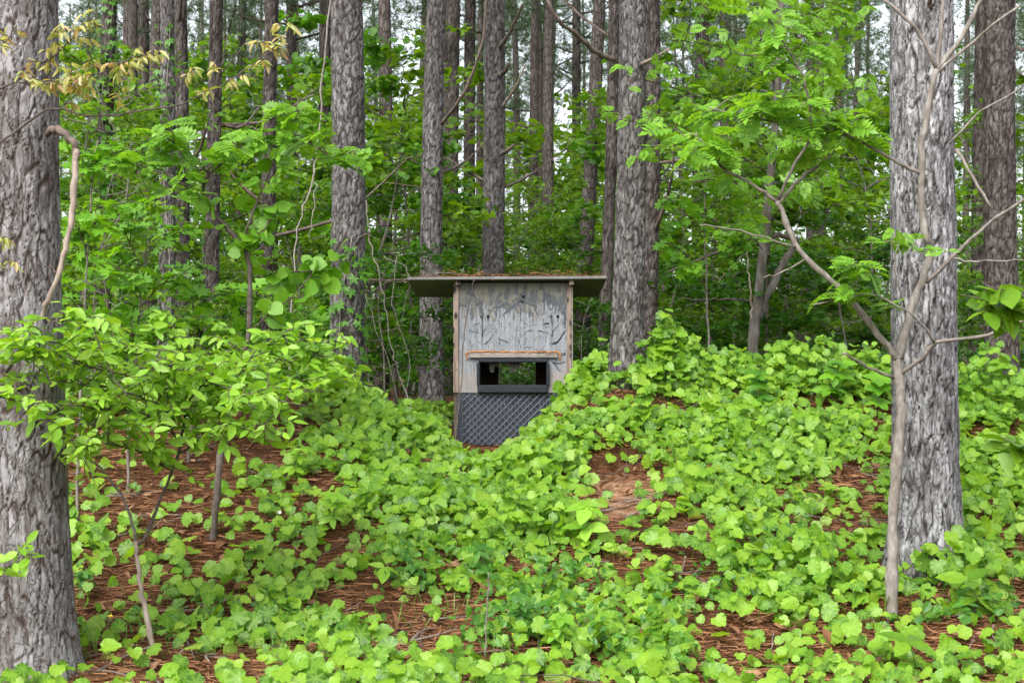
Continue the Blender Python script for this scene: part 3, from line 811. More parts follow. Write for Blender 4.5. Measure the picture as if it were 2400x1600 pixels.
U = [
    (200, 26, 70, 'maple2', 3.3, 'tall light tree showing high beside the thick plated pine', 1.0),
    (455, 31, 140, 'light', 2.3, 'tall round-leaved tree between the pale trunk and the brown trunks', 1.0),
    (585, 34, 120, 'viny', 5.0, 'tall vine-draped tree high behind the feathery sprays', 1.1),
    (705, 20, 310, 'maple2', 0.4, 'light tree with its top beside the pale hanging vine', .9),
    (850, 23, 20, 'viny', 2.2, 'tall vine-draped tree rising beside the creeper-clad grey trunk', .9),
    (950, 21, 210, 'light', 4.0, 'round-leaved tree above the roof end, in front of the paired trunks', .95),
    (1225, 24, 420, 'maple2', 1.4, 'light tree above the roof between the slim pines', .95),
    (1392, 40, 220, 'light', 0.6, 'round-leaved tree high beside the leaning pine', .9),
    (1650, 22, 60, 'maple2', 5.5, 'tall light tree wrapped round the leaf-hidden trunk', 1.0),
    (1780, 28, -60, 'maple', 1.1, 'tallest mid green tree behind the fork-stemmed hardwood', 1.1),
    (2020, 20, 190, 'light', 3.0, 'tall round-leaved tree touching the silvery pine trunk', .9),
    (230, 14.6, 470, 'light', 0.9, 'bright round-leaved young tree just behind the lobed oak', 1.1),
    (455, 15.4, 660, 'maple2', 1.9, 'bright young tree behind the spread of pointed leaves', 1.15),
    (690, 15.8, 640, 'maple', 4.6, 'mid green young tree short of the pale hanging vine', 1.2),
    (255, 18.5, 270, 'maple', 5.6, 'mid green tree between the thick pine and the pale creeper-clad trunk', 1.0),
    (720, 22, 380, 'viny', 1.6, 'vine-draped tree between the hanging vine and the dark stout pine', 1.1),
    (540, 33, 160, 'maple', 2.7, 'tall far tree between the brown trunks above the feathery sprays', 1.1),
    (860, 32, 80, 'maple2', 0.8, 'tall yellow-green tree high beside the creeper-clad grey trunk', 1.1),
    (965, 30, 300, 'viny', 3.4, 'far vine-draped tree above the roof end with the fallen bough', 1.2),
    (1310, 52, 380, 'viny', 5.9, 'far vine-draped tree between the two dark slim pines', 1.2),
    (1180, 27, 500, 'dogwood', 0.1, 'dark tree low above the middle of the roof', 1.3),
    (1500, 26, 560, 'dogwood', 1.8, 'dark tree low beside the pine tucked behind the roof-edge trunk', 1.3),
    (1720, 21, 420, 'maple', 2.1, 'mid green layered tree around the fork of the hardwood', 1.3),
    (1830, 19, 600, 'dogwood', 4.9, 'dark layered tree under the long bare sapling limb', 1.2),
    (1900, 23, 260, 'viny', 0.0, 'vine-draped tree high behind the long bare sapling limb', 1.3),
    (2010, 30, 200, 'maple', 3.6, 'far mid green tree just beside the silvery pine top', 1.2),
    (1560, 34, 180, 'maple2', 1.0, 'far yellow-green tree above the dark low tree by the roof-edge trunk', 1.2),
    (2380, 19, 620, 'dogwood', 2.9, 'dark tree at the very edge behind the brown furrowed trunk', 1.2),
    (2240, 18.6, 640, 'light', 5.3, 'light young tree low in the gap beside the silvery pine', .9),
    (190, 17, 150, 'cherry', 0.3, 'narrow-leaved tree right behind the thick plated pine', 1.0),
    (310, 21, 420, 'dogwood', 1.3, 'dark broad-leaved tree behind the lobed oak sapling', 1.1),
    (300, 27, 60, 'maple2', 2.0, 'tall light green tree between the pale creeper-clad trunk and the thick pine', 1.0),
    (570, 19, 500, 'maple', 0.7, 'mid green tree under the feathery sprays beside the round-leaved sapling', 1.05),
    (690, 18.5, 520, 'light', 2.2, 'light green round-leaved tree just short of the creeper-clad grey trunk', 1.1),
    (670, 33, 230, 'maple', 3.1, 'taller mid green tree behind the pale hanging vine', 1.0),
    (150, 24, 330, 'maple', 4.0, 'mid green tree at the edge half hidden by the thick plated pine', 1.0),
    (460, 31, 600, 'bush', 1.0, 'dark bushy shrub at the foot of the brown trunks', 1.3),
    (880, 20, 300, 'viny', 0.4, 'vine-draped tree filling the gap beside the blind roof', 1.15),
    (930, 24, 130, 'light', 1.1, 'tall round-leaved tree above the vine-draped one', 1.0),
    (900, 17.6, 560, 'dogwood', 2.6, 'dark leafy tree under the roof overhang beside the blind wall', .9),
    (960, 26, 420, 'maple', 5.2, 'leafy tree directly behind the lattice-side pine trunk', 1.0),
    (1000, 22, 690, 'bush', 2.0, 'dark shrub at ground level behind the blind corner', 1.2),
    (1210, 33, 390, 'maple2', 2.9, 'yellow-green tree above the middle of the roof', 1.1),
    (1235, 30, 440, 'cherry', 0.9, 'narrow-leaved tree above the roof beside the slim straight pine', 1.2),
    (1240, 38, 250, 'light', 3.9, 'light tree high between the slim pines above the roof', 1.2),
    (1310, 26, 590, 'maple', 1.9, 'mid green tree above the roof end', 1.0),
    (1370, 19.5, 640, 'dogwood', 4.4, 'dark leafy tree between the blind wall and the grey roof-edge pine', .85),
    (1420, 40, 300, 'maple2', 5.0, 'far light green tree behind the leaning pine', 1.0),
    (1570, 21, 380, 'maple', 0.2, 'mid green tree beside the grey pine at the roof edge', 1.1),
    (1620, 27, 120, 'viny', 2.4, 'tall leafy tree with leaves down its whole length by the leaf-hidden trunk', 1.2),
    (1680, 18.5, 560, 'dogwood', 3.3, 'dark layered tree in front of the fork-stemmed hardwood', 1.2),
    (1760, 24, 200, 'light', 1.5, 'tall light round-leaved tree behind the fork-stemmed hardwood', 1.2),
    (1850, 20, 420, 'maple', 5.5, 'mid green tree behind the long bare sapling limb', 1.2),
    (1950, 26, 120, 'cherry', 0.6, 'tall narrow-leaved tree beside the silvery pine', 1.2),
    (1990, 18, 520, 'dogwood', 2.8, 'dark leafy tree close against the silvery pine trunk', 1.1),
    (2070, 22, 300, 'maple2', 4.1, 'yellow-green tree partly behind the silvery pine trunk', 1.0),
    (2260, 21, 480, 'maple', 1.2, 'mid green tree in the gap between the silvery and the brown pine trunks', .9),
    (2255, 30, 120, 'light', 2.2, 'tall light tree in the gap behind the brown furrowed trunk', 1.0),
    (2400, 24, 350, 'maple', 3.0, 'mid green tree behind the edge of the brown furrowed trunk', 1.0),
    (1900, 17.2, 760, 'bush', 1.4, 'low dark shrub behind the vine bank near the silvery pine', 1.3),
    (1560, 17.5, 800, 'bush', 3.7, 'low dark shrub beside the roof-edge pine foot', 1.2),
    (2280, 17.5, 780, 'bush', 0.5, 'low dark shrub at the foot of the brown furrowed trunk', 1.2),
    (760, 17.0, 800, 'bush', 5.1, 'low dark shrub at the foot of the creeper-clad grey trunk', 1.2),
    (1215, 18.7, 790, 'bush', 1.2, 'low green shrub close behind the blind, filling its window view', 1.2),
    (1225, 20.5, 640, 'bush', 0.2, 'green shrub seen through the blind window', 1.0),
    (1170, 23.5, 560, 'light', 4.2, 'light green tree hidden behind the blind, its top above the roof', 1.0),
    (1420, 18.0, 760, 'bush', 2.2, 'low dark shrub between the blind and the roof-edge pine', .9),
]
for a in U: under(*a[:6], wide=a[6])

def distant_understory():
    """The far green mass of young hardwoods, too far off to tell one from another."""
    g = np.random.default_rng(77)
    b = Buf(); P, S = [], []
    for i in range(820):
        d = 30 + 62 * g.uniform() ** .8; x = g.uniform(-.40, .40) * d
        H = d * g.uniform(.04, .15); W = g.uniform(1.0, 2.2)
        gz = float(ground(x, d))
        n = 300
        k = int(g.integers(5, 9)); cs = np.c_[g.normal(0, W * .5, k), g.normal(0, W * .5, k), g.uniform(.15, 1, k) * H]
        pick = g.integers(0, k, n)
        p = cs[pick] + g.normal(0, 1, (n, 3)) * (W * .38, W * .38, H * .07)
        p += (x, d, gz); p = p[p[:, 2] > gz]
        P.append(p); S.append(g.uniform(.10, .19, len(p)))
    P = np.concatenate(P); S = np.concatenate(S)
    scatter(b, DIAMOND, P, frames(np.array([0, -.15, 1.0]) + g.normal(0, .6, P.shape), None, g), S)
    o = b.obj('understory_foliage', M['maple2' if 'maple2' in M else 'maple'])
    tag(o, 'far mass of green understory leaves deep between the pine trunks', 'foliage', kind='stuff')
distant_understory()

# fork-stemmed hardwood
def forked_tree():
    d = 17.0
    base = at(1765, 905, d); base[2] = float(ground(base[0], d))
    r = thing('forked_tree', base, 'slim hardwood with pale lichen bark whose stem forks above the vine bank', 'tree')
    def st(name, pts, r0, r1, mat=M['hardwood'], n=24, k=9):
        (v, t), C = limb(pts, r0, r1, n, k, wob=.006, seed=len(pts)); Buf().add(v, t).obj(name, mat, r, origin=base, smooth=True)
    b0 = base.copy(); b0[2] -= .15
    st('trunk', [b0, at(1764, 860, d), at(1766, 800, d), at(1772, 735, d), at(1782, 650, 16.95), at(1793, 540, 16.9), at(1806, 400, 16.9), at(1820, 250, 16.9), at(1828, 100, 16.9), at(1832, -150, 16.9)], .068, .034)
    st('fork', [at(1774, 745, d), at(1800, 690, 17.05), at(1835, 620, 17.1), at(1862, 575, 17.1), at(1868, 556, 17.1)], .05, .034, M['hardwood'])
    st('branch', [at(1866, 562, 17.1), at(1830, 552, 17.0), at(1775, 560, 16.9), at(1720, 575, 16.8), at(1660, 600, 16.7), at(1560, 640, 16.5)], .032, .010, M['twig'])
    st('branch', [at(1815, 300, 16.9), at(1850, 180, 16.7), at(1882, 60, 16.6), at(1880, -20, 16.6)], .024, .010, M['hardwood'])
    st('branch', [at(1766, 705, d), at(1700, 700, 16.8), at(1640, 702, 16.7), at(1590, 698, 16.6)], .012, .005, M['twig'])
    st('dead_stem', [at(1762, 750, 16.8), at(1756, 640, 16.75), at(1747, 550, 16.7)], .010, .008, M['limb_pale'])
forked_tree()

# ------------------------------------------------------------------ hand-placed saplings
def branch_leaves(C, n, g, spread=.06, out=None):
    i = g.integers(0, len(C), n); u = g.uniform(0, 1, n)[:, None]
    j = np.minimum(i + 1, len(C) - 1)
    return C[i] * (1 - u) + C[j] * u + g.normal(0, spread, (n, 3))

class Sapling:
    def __init__(self, name, base, label, cat='sapling', group=None, seed=0):
        self.base = np.array(base, float); self.g = np.random.default_rng(seed)
        self.root = thing(name, base, label, cat, group)
        self.leaves = {}; self.rs = 1.0
    def stem(self, name, pts, r0, r1, mat, n=16, k=7, wob=.004):
        (v, t), C = limb(pts, r0 * self.rs, r1 * self.rs, n, k, wob=wob, seed=int(self.g.integers(1e6)))
        Buf().add(v, t).obj(name, mat, self.root, origin=self.base, smooth=True)
        return C
    def twigs(self, C, n, length, mat, leaf, per, size, up=.1, flat=.45, droop=.3, start=.25, dirbias=(0, 0, 0)):
        """Leafy twigs along the branch C."""
        g = self.g; b = Buf()
        for i in range(n):
            q = C[int((start + (1 - start) * (i + g.uniform()) / n) * (len(C) - 1))]
            d = g.normal(0, 1, 3) * (1, 1, .35) + (0, 0, up) + np.array(dirbias); d /= np.linalg.norm(d)
            L = length * g.uniform(.5, 1.15)
            e = q + d * L + (0, 0, -.12 * L)
            m = q + d * L * .55 + (0, 0, .03 * L)
            b.add(*tube(catmull([q, m, e], 5), [.004, .0035, .003, .0025, .0015], 4))
            self.put(np.array([q, m, e]), per, leaf, size, g, d, flat, droop)
        if n: stuff(b.obj('twigs', mat, self.root, origin=self.base, smooth=True))
    def put(self, pts, per, leaf, size, g, d, flat, droop):
        n = max(2, int(per * g.uniform(.8, 1.25)))
        u = np.linspace(.15, 1.0, n)
        P = np.array([np.interp(u, [0, .5, 1], pts[:, k]) for k in range(3)]).T
        side = np.cross(d, [0, 0, 1.0]); side /= np.linalg.norm(side) + 1e-9
        sg = np.where(np.arange(n) % 2, 1, -1)[:, None]
        D = d * .55 + side * sg * .9 + g.normal(0, .25, (n, 3)) + (0, 0, -droop)
        Nn = np.array([0, -.25, 1.0]) + g.normal(0, flat, (n, 3))
        self.leaves.setdefault(leaf, []).append((P, frames(Nn, D, g), size * g.uniform(.65, 1.2, n)))
    def finish(self, mats, keep=130):
        for leaf, parts in self.leaves.items():
            P = np.concatenate([p[0] for p in parts]); R = np.concatenate([p[1] for p in parts]); S = np.concatenate([p[2] for p in parts])
            tm, mat = mats[leaf]
            place_leaves(self.root, self.base, tm, mat, P, R, S, keep, leaf)

LEAF_ME = {}
def leaf_mesh(tm, mat):
    key = (id(tm), mat.name)
    if key not in LEAF_ME: LEAF_ME[key] = Buf().add(*tm).mesh('leaf', mat, smooth=True, attr='vein')
    return LEAF_ME[key]

def place_leaves(root, base, tm, mat, P, R, S, keep, name='leaf', rest='leaves'):
    """The KEEP leaves that show largest become parts of their own, the others one joined part."""
    px, py = project(P)
    size = S / P[:, 1] * np.clip(.35 + np.abs(R[:, 1, 2]), 0, 1.2)
    size = np.where((px > 0) & (px < 2400) & (py > 0) & (py < 1600), size, 0)
    order = np.argsort(-size)
    me = leaf_mesh(tm, mat)
    for i in order[:keep]:
        o = bpy.data.objects.new('leaf', me); COL.objects.link(o); o.parent = root
        m = np.eye(4); m[:3, :3] = R[i] * S[i]; m[:3, 3] = P[i] - base
        o.matrix_basis = Matrix(m.tolist())
    r = order[keep:]
    if len(r):
        b = Buf(); scatter(b, tm, P[r], R[r], S[r])
        stuff(b.obj(rest, mat, root, origin=base, smooth=True, attr='vein'))

# pale forked sapling in front of the silvery pine
def right_sapling():
    b = ground_hit(2088, 1452)
    sh = b[1] - 8.1; d2 = 8.1
    s = Sapling('forked_sapling', b, 'pale forked sapling with long bare limbs in front of the silvery pine', seed=5)
    sb, tw = M['sapling_bark'], M['twig_grey']
    A = lambda *q: [at(a, c, e + sh) for a, c, e in q]
    s.rs = 1.22
    s.stem('trunk', [b - (0, 0, .08)] + A((2092, 1306, d2), (2097, 1153, d2), (2111, 1000, d2), (2111, 943, d2), (2107, 892, d2), (2104, 834, d2)), .031, .026, sb, 26, 9)
    C1 = s.stem('branch', A((2104, 840, d2), (2073, 803, 8.05), (1992, 701, 8.0), (1958, 667, 7.95), (1872, 582, 7.9), (1835, 500, 7.9), (1821, 473, 7.9)), .019, .012, sb, 30, 8)
    Ca = s.stem('branch', A((1821, 473, 7.9), (1760, 430, 7.85), (1634, 361, 7.8), (1632, 310, 7.75)), .010, .004, tw, 18)
    Cb = s.stem('branch', A((1823, 478, 7.9), (1880, 415, 7.95), (1944, 368, 8.0), (1971, 317, 8.0), (1990, 270, 8.05)), .010, .004, tw, 18)
    Cc = s.stem('branch', A((1822, 470, 7.9), (1858, 390, 7.8), (1900, 310, 7.75), (1886, 190, 7.7), (1869, 153, 7.7), (1832, 95, 7.65), (1800, 40, 7.6)), .009, .003, tw, 22)
    C2 = s.stem('stem', A((2104, 840, d2), (2138, 721, d2), (2159, 660, d2), (2182, 588, d2), (2166, 544, 8.05), (2159, 409, 8.05), (2172, 272, 8.0), (2196, 163, 8.0)), .024, .016, sb, 34, 9)
    s.stem('branch', A((2196, 165, 8.0), (2152, 75, 7.95), (2073, 3, 7.9), (2000, -60, 7.9)), .012, .006, sb, 14)
    s.stem('branch', A((2196, 165, 8.0), (2205, 80, 8.0), (2210, -20, 8.0)), .011, .008, sb, 10)
    s.stem('branch', A((2196, 165, 8.0), (2247, 95, 8.0), (2298, 7, 8.0), (2330, -70, 8.0)), .014, .009, sb, 12)
    s.stem('branch', A((2200, 168, 8.0), (2260, 115, 8.0), (2332, 54, 7.9), (2392, 10, 7.9)), .010, .006, sb, 12)
    Cd = s.stem('branch', A((2159, 409, 8.05), (2100, 378, 8.0), (2033, 340, 7.95), (1940, 300, 7.9), (1818, 286, 7.85), (1746, 272, 7.8), (1658, 252, 7.8)), .011, .004, tw, 28)
    Ce = s.stem('branch', A((2172, 663, d2), (2230, 605, 8.0), (2302, 537, 7.9), (2400, 466, 7.8), (2480, 420, 7.7)), .012, .006, tw, 18)
    s.stem('branch', A((2232, 606, 8.0), (2300, 613, 7.9), (2400, 610, 7.8)), .006, .003, tw, 10)
    Cf = s.stem('branch', A((2107, 880, d2), (2162, 837, 8.0), (2193, 803, 7.95), (2298, 790, 7.8), (2400, 749, 7.7), (2470, 720, 7.6)), .012, .006, tw, 20)
    Cg = s.stem('branch', A((2190, 803, 7.95), (2170, 770, 7.9), (2131, 735, 7.85), (2046, 690, 7.8), (1980, 700, 7.75), (1906, 714, 7.7)), .008, .003, tw, 18)
    s.stem('branch', A((2096, 886, d2), (2029, 857, 8.0), (1974, 827, 7.9)), .008, .006, tw, 10)
    s.stem('branch', A((1872, 582, 7.9), (1800, 560, 7.8), (1700, 535, 7.7), (1640, 528, 7.65)), .006, .003, tw, 12)
    s.stem('branch', A((1885, 608, 7.9), (1830, 640, 7.85), (1790, 650, 7.8)), .005, .003, tw, 8)
    s.stem('branch', A((2240, 350, 8.0), (2290, 430, 7.9), (2325, 490, 7.85)), .009, .007, tw, 8)
    s.stem('branch', A((2225, 335, 8.0), (2300, 260, 7.95), (2380, 215, 7.9), (2420, 180, 7.9)), .006, .003, tw, 10)
    s.stem('branch', A((2120, 720, 8.0), (2100, 650, 7.95), (2098, 600, 7.9), (2105, 570, 7.9)), .005, .003, tw, 8)
    for C, n in ((Ca, 10), (Cb, 8), (Cc, 13), (Cd, 18)):
        s.twigs(C, n, .22, tw, 'feather', 4, .19, up=.45, start=.4)
    s.twigs(Cg, 6, .12, tw, 'feather', 4, .15, up=.2, start=.45)
    s.twigs(np.array(A((2105, 570, 7.9), (2095, 548, 7.85), (2080, 540, 7.8))), 3, .10, tw, 'feather', 4, .13, start=0)
    s.twigs(np.array(A((2000, 620, 7.7), (2040, 640, 7.7), (2075, 668, 7.7))), 6, .13, tw, 'feather', 4, .15, start=0)
    s.twigs(np.array(A((2185, 590, 7.8), (2200, 585, 7.75), (2215, 590, 7.7))), 3, .08, tw, 'feather', 3, .10, start=0)
    s.finish({'feather': (PINNATE, M['feather'])}, 170)
right_sapling()

# feathery-leaved sapling behind it (leaf mass high up, beside the silvery pine)
def feather_sapling():
    x0 = (1792 - HX) / F * 17.4
    s = Sapling('feathery_sapling', (x0, 17.4, float(ground(x0, 17.4))), 'slender tree with bright feathery sprays hiding its stem behind the fork-stemmed hardwood', seed=9)
    b = s.base; tw = M['twig']
    C0 = s.stem('trunk', [b - (0, 0, .1), at(1796, 800, 17.4), at(1800, 600, 17.3), at(1806, 420, 17.2), at(1815, 200, 17.1), at(1820, 10, 17.0), at(1825, -160, 17.0)], .022, .010, tw, 30, 6)
    for tip, root in (((1440, 170, 13.6), (1812, 330, 17.1)), ((1450, 280, 13.8), (1808, 410, 17.2)), ((1560, 90, 14.2), (1815, 190, 17.1)), ((1600, 20, 14.6), (1818, 60, 17.0)), ((1490, 340, 13.6), (1806, 450, 17.2)), ((1900, 30, 14.4), (1816, 130, 17.1)), ((1980, 110, 14.6), (1816, 180, 17.1)),
                      ((2050, 190, 14.2), (1812, 290, 17.1)), ((1640, 420, 14.2), (1802, 490, 17.3)), ((1930, 440, 14.6), (1802, 520, 17.3)), ((1880, 330, 14.2), (1808, 400, 17.2)), ((1700, 300, 13.8), (1808, 380, 17.2)), ((1740, 130, 14.0), (1815, 200, 17.1)), ((2040, 60, 14.6), (1818, 90, 17.0)), ((1690, 540, 14.6), (1800, 600, 17.3))):
        p0, p1 = at(*root), at(*tip)
        C = s.stem('branch', [p0, p0 * .5 + p1 * .5 + (0, 0, .12), p1], .009, .004, tw, 14, 5)
        s.twigs(C, 12, .38, tw, 'feather', 5, .14, up=.25, start=.35, flat=.65)
    s.finish({'feather': (PINNATE, M['feather'])}, 150)
feather_sapling()

# leafy sapling in front of the left pine
def left_sapling():
    b = ground_hit(367, 1526)
    s = Sapling('leafy_sapling', b, 'crooked white-barked sapling carrying a low spread of pointed bright leaves', seed=6)
    d = b[1]; sb, tw = M['sapling_bark'], M['twig']
    A = lambda *q: [at(a, c, e) for a, c, e in q]
    s.stem('trunk', [b - (0, 0, .06)] + A((337, 1413, d), (325, 1337, d), (318, 1268, d)), .017, .013, M['limb_pale'], 16, 8)
    s.stem('branch', A((318, 1270, d), (298, 1191, d), (249, 1111, d - .1), (190, 1060, d - .2)), .010, .005, M['twig_grey'], 12)
    C0 = s.stem('stem', A((320, 1275, d), (341, 1262, d), (375, 1172, d), (413, 1073, d), (432, 990, d), (438, 900, d + .1)), .012, .007, tw, 20)
    ends = [((432, 990), (507, 943), (610, 905), (850, 880), .3), ((420, 1040), (375, 985), (238, 994), (60, 985), -1.0), ((432, 985), (330, 930), (190, 900), (10, 880), -.95), ((438, 910), (560, 870), (690, 850), (800, 850), .5),
            ((436, 930), (400, 880), (330, 830), (240, 800), -.4), ((418, 1060), (500, 1020), (580, 1000), (640, 985), -.3), ((400, 1100), (330, 1060), (250, 1040), (150, 1030), -.9), ((432, 960), (480, 900), (560, 920), (720, 950), -.3),
            ((436, 930), (300, 880), (170, 850), (60, 800), -1.1), ((432, 975), (520, 960), (640, 925), (760, 915), 0), ((430, 1000), (330, 970), (180, 950), (0, 930), -1.2), ((438, 900), (470, 850), (520, 830), (600, 810), .6)]
    for e in ends:
        k = e[4]
        C = s.stem('branch', A((*e[0], d), (*e[1], d + k * .4), (*e[2], d + k * .8), (*e[3], d + k)), .007, .003, tw, 18, 6)
        s.twigs(C, 22, .29, tw, 'cherry', 8, .098, up=.18, start=.14, flat=.6, droop=.4)
    for e in (((300, 930), (250, 850), (215, 760), (190, 735), -.9), ((380, 900), (370, 830), (390, 770), (420, 740), -.2), ((560, 880), (600, 820), (640, 790), (690, 770), .1), ((700, 860), (740, 830), (780, 800), (830, 810), .3), ((120, 900), (90, 830), (110, 760), (150, 730), -1.1)):
        k = e[4]
        C = s.stem('branch', A((*e[0], d + k), (*e[1], d + k), (*e[2], d + k), (*e[3], d + k)), .005, .002, tw, 14, 5)
        s.twigs(C, 8, .2, tw, 'cherry', 8, .092, up=.2, start=.2, flat=.55, droop=.4)
    # sprays coming in from the edge, low on the plated trunk
    for tip in ((20, 830), (40, 1300), (15, 1330), (90, 770), (160, 800)):
        p1 = at(tip[0], tip[1], d - 1.0); 
        s.twigs(np.array([p1 - (.12, 0, 0), p1, p1 + (.05, 0, 0)]), 4, .16, tw, 'cherry', 6, .11, start=0)
    s.rs = 1.3; s.finish({'cherry': (BLADE, M['cherry'])}, 280)
left_sapling()

# round-leaved sapling
def redbud():
    b = ground_hit(497, 1264)
    s = Sapling('round_leaved_sapling', b, 'slender dark-stemmed sapling with round leaves and feathery leaf sprays on top', seed=7)
    d = b[1]; d2 = d + .6; tw = M['twig']; s.rs = 1.3
    A = lambda *q: [at(a, c, e) for a, c, e in q]
    C0 = s.stem('trunk', [b - (0, 0, .08)] + A((509, 1153, d), (522, 1019, d + .2), (548, 900, d + .4), (582, 790, d2), (586, 646, d2), (572, 582, d2), (504, 500, d2), (477, 450, d2), (490, 405, d2)), .020, .009, M['twig'], 40, 8)
    C1 = s.stem('branch', A((490, 405, d2), (450, 365, d2), (400, 330, d2 - .2), (360, 300, d2 - .3)), .006, .003, tw)
    C2 = s.stem('branch', A((490, 408, d2), (530, 375, d2), (562, 347, d2 + .1), (600, 300, d2 + .2)), .006, .003, tw)
    C3 = s.stem('branch', A((574, 585, d2), (600, 555, d2), (623, 530, d2), (660, 480, d2 + .2)), .006, .003, tw)
    C4 = s.stem('branch', A((570, 560, d2), (590, 507, d2), (616, 440, d2 + .1), (677, 300, d2 + .2), (700, 230, d2 + .3)), .008, .003, tw)
    C5 = s.stem('branch', A((584, 650, d2), (660, 640, d2 + .2), (740, 630, d2 + .3), (800, 590, d2 + .4)), .006, .003, tw)
    C6 = s.stem('branch', A((583, 780, d2), (640, 730, d2), (690, 690, d2 + .1), (745, 620, d2 + .2)), .006, .003, tw)
    C7 = s.stem('branch', A((500, 495, d2), (440, 440, d2 - .2), (380, 405, d2 - .3), (300, 380, d2 - .4)), .006, .003, tw)
    C8 = s.stem('branch', A((680, 310, d2 + .2), (720, 330, d2 + .3), (790, 380, d2 + .4), (840, 400, d2 + .4)), .005, .003, tw)
    for C, n in ((C1, 8), (C2, 9), (C7, 9), (C8, 9)): s.twigs(C, n, .2, tw, 'feather', 4, .19, up=.35, start=.3)
    s.twigs(C4, 12, .2, tw, 'feather', 4, .19, up=.3, start=.5)
    for C, n in ((C3, 8), (C5, 10), (C6, 9)): s.twigs(C, n, .18, tw, 'redbud', 4, .125, flat=.8, start=.2)
    s.twigs(C0, 7, .2, tw, 'redbud', 4, .125, flat=.8, start=.62)
    s.twigs(C4, 6, .2, tw, 'redbud', 4, .125, flat=.8, start=.1)
    s.finish({'feather': (PINNATE, M['feather']), 'redbud': (ROUND, M['redbud'])}, 110)
redbud()

# lobed oak saplings
def lobed(px, d, pts, label, seed, branches, keep=110, size=.17):
    x = (px - HX) / F * d
    b = np.array([x, d, float(ground(x, d))])
    s = Sapling('oak_sapling', b, label, seed=seed)
    C0 = s.stem('trunk', [b - (0, 0, .06)] + [at(*p) for p in pts], .013, .005, M['twig_grey'], 24, 6)
    for p, q, r in branches:
        P0, P1 = at(*p), at(*q)
        C = s.stem('branch', [P0, (P0 + P1) / 2 + (0, 0, .05), P1], .006, .003, M['twig'], 12, 5)
        s.twigs(C, r, .2, M['twig'], 'oak', 5, size, flat=.55, start=.25, droop=.5)
    s.finish({'oak': (OAK, M['oakleaf'])}, keep)
lobed(300, 12.3, [(300, 1000, 12.3), (320, 820, 12.3), (330, 680, 12.3), (345, 560, 12.3)], 'young oak with large lobed leaves beside the thick plated pine', 12,
      [((322, 800, 12.3), (190, 700, 12.1), 6), ((328, 720, 12.3), (430, 640, 12.0), 6), ((330, 680, 12.3), (170, 600, 12.0), 7), ((335, 640, 12.3), (270, 520, 12.1), 6), ((340, 600, 12.3), (440, 540, 12.5), 5), ((322, 820, 12.3), (480, 740, 12.1), 7), ((315, 860, 12.3), (200, 790, 11.9), 6), ((330, 700, 12.3), (240, 660, 12.7), 6)])
lobed(440, 12.9, [(450, 1000, 12.9), (455, 860, 12.9), (450, 700, 12.8), (435, 640, 12.8)], 'young oak with lobed leaves under the round-leaved sapling', 13,
      [((455, 860, 12.9), (560, 760, 12.5), 6), ((452, 800, 12.9), (350, 740, 12.7), 6), ((450, 730, 12.8), (530, 690, 12.9), 6), ((450, 700, 12.8), (380, 640, 12.7), 5), ((455, 850, 12.9), (640, 780, 12.7), 7)], 90)
lobed(620, 13.4, [(625, 1000, 13.4), (640, 860, 13.4), (655, 740, 13.4), (660, 660, 13.4)], 'bright lobed-leaved sapling between the round-leaved sapling and the creeper-clad trunk', 21,
      [((640, 860, 13.4), (760, 800, 13.0), 7), ((645, 820, 13.4), (540, 770, 13.1), 6), ((652, 760, 13.4), (750, 720, 13.2), 6), ((656, 720, 13.4), (570, 690, 13.2), 6), ((630, 920, 13.4), (790, 870, 13.0), 7)], 80)
lobed(180, 11.6, [(185, 1000, 11.6), (195, 800, 11.6), (205, 600, 11.6), (215, 430, 11.6), (230, 330, 11.6)], 'tall thin lobed-leaved sapling hugging the side of the thick plated pine', 22,
      [((200, 700, 11.6), (300, 640, 11.3), 6), ((205, 600, 11.6), (170, 520, 11.4), 5), ((208, 540, 11.6), (310, 470, 11.2), 6), ((215, 430, 11.6), (180, 360, 11.4), 5), ((220, 400, 11.6), (320, 350, 11.3), 6), ((195, 800, 11.6), (170, 700, 11.3), 5)], 80, .15)
lobed(1660, 15.6, [(1660, 800, 15.6), (1655, 640, 15.6), (1650, 500, 15.5), (1655, 400, 15.5)], 'slim young tree with lobed leaves in the dark hollow by the fork-stemmed hardwood', 14,
      [((1655, 640, 15.6), (1540, 560, 15.3), 6), ((1650, 560, 15.6), (1560, 460, 15.2), 6), ((1652, 500, 15.5), (1760, 430, 15.4), 6), ((1650, 600, 15.5), (1780, 560, 15.3), 6), ((1655, 680, 15.6), (1600, 620, 15.2), 6)], 70, .16)

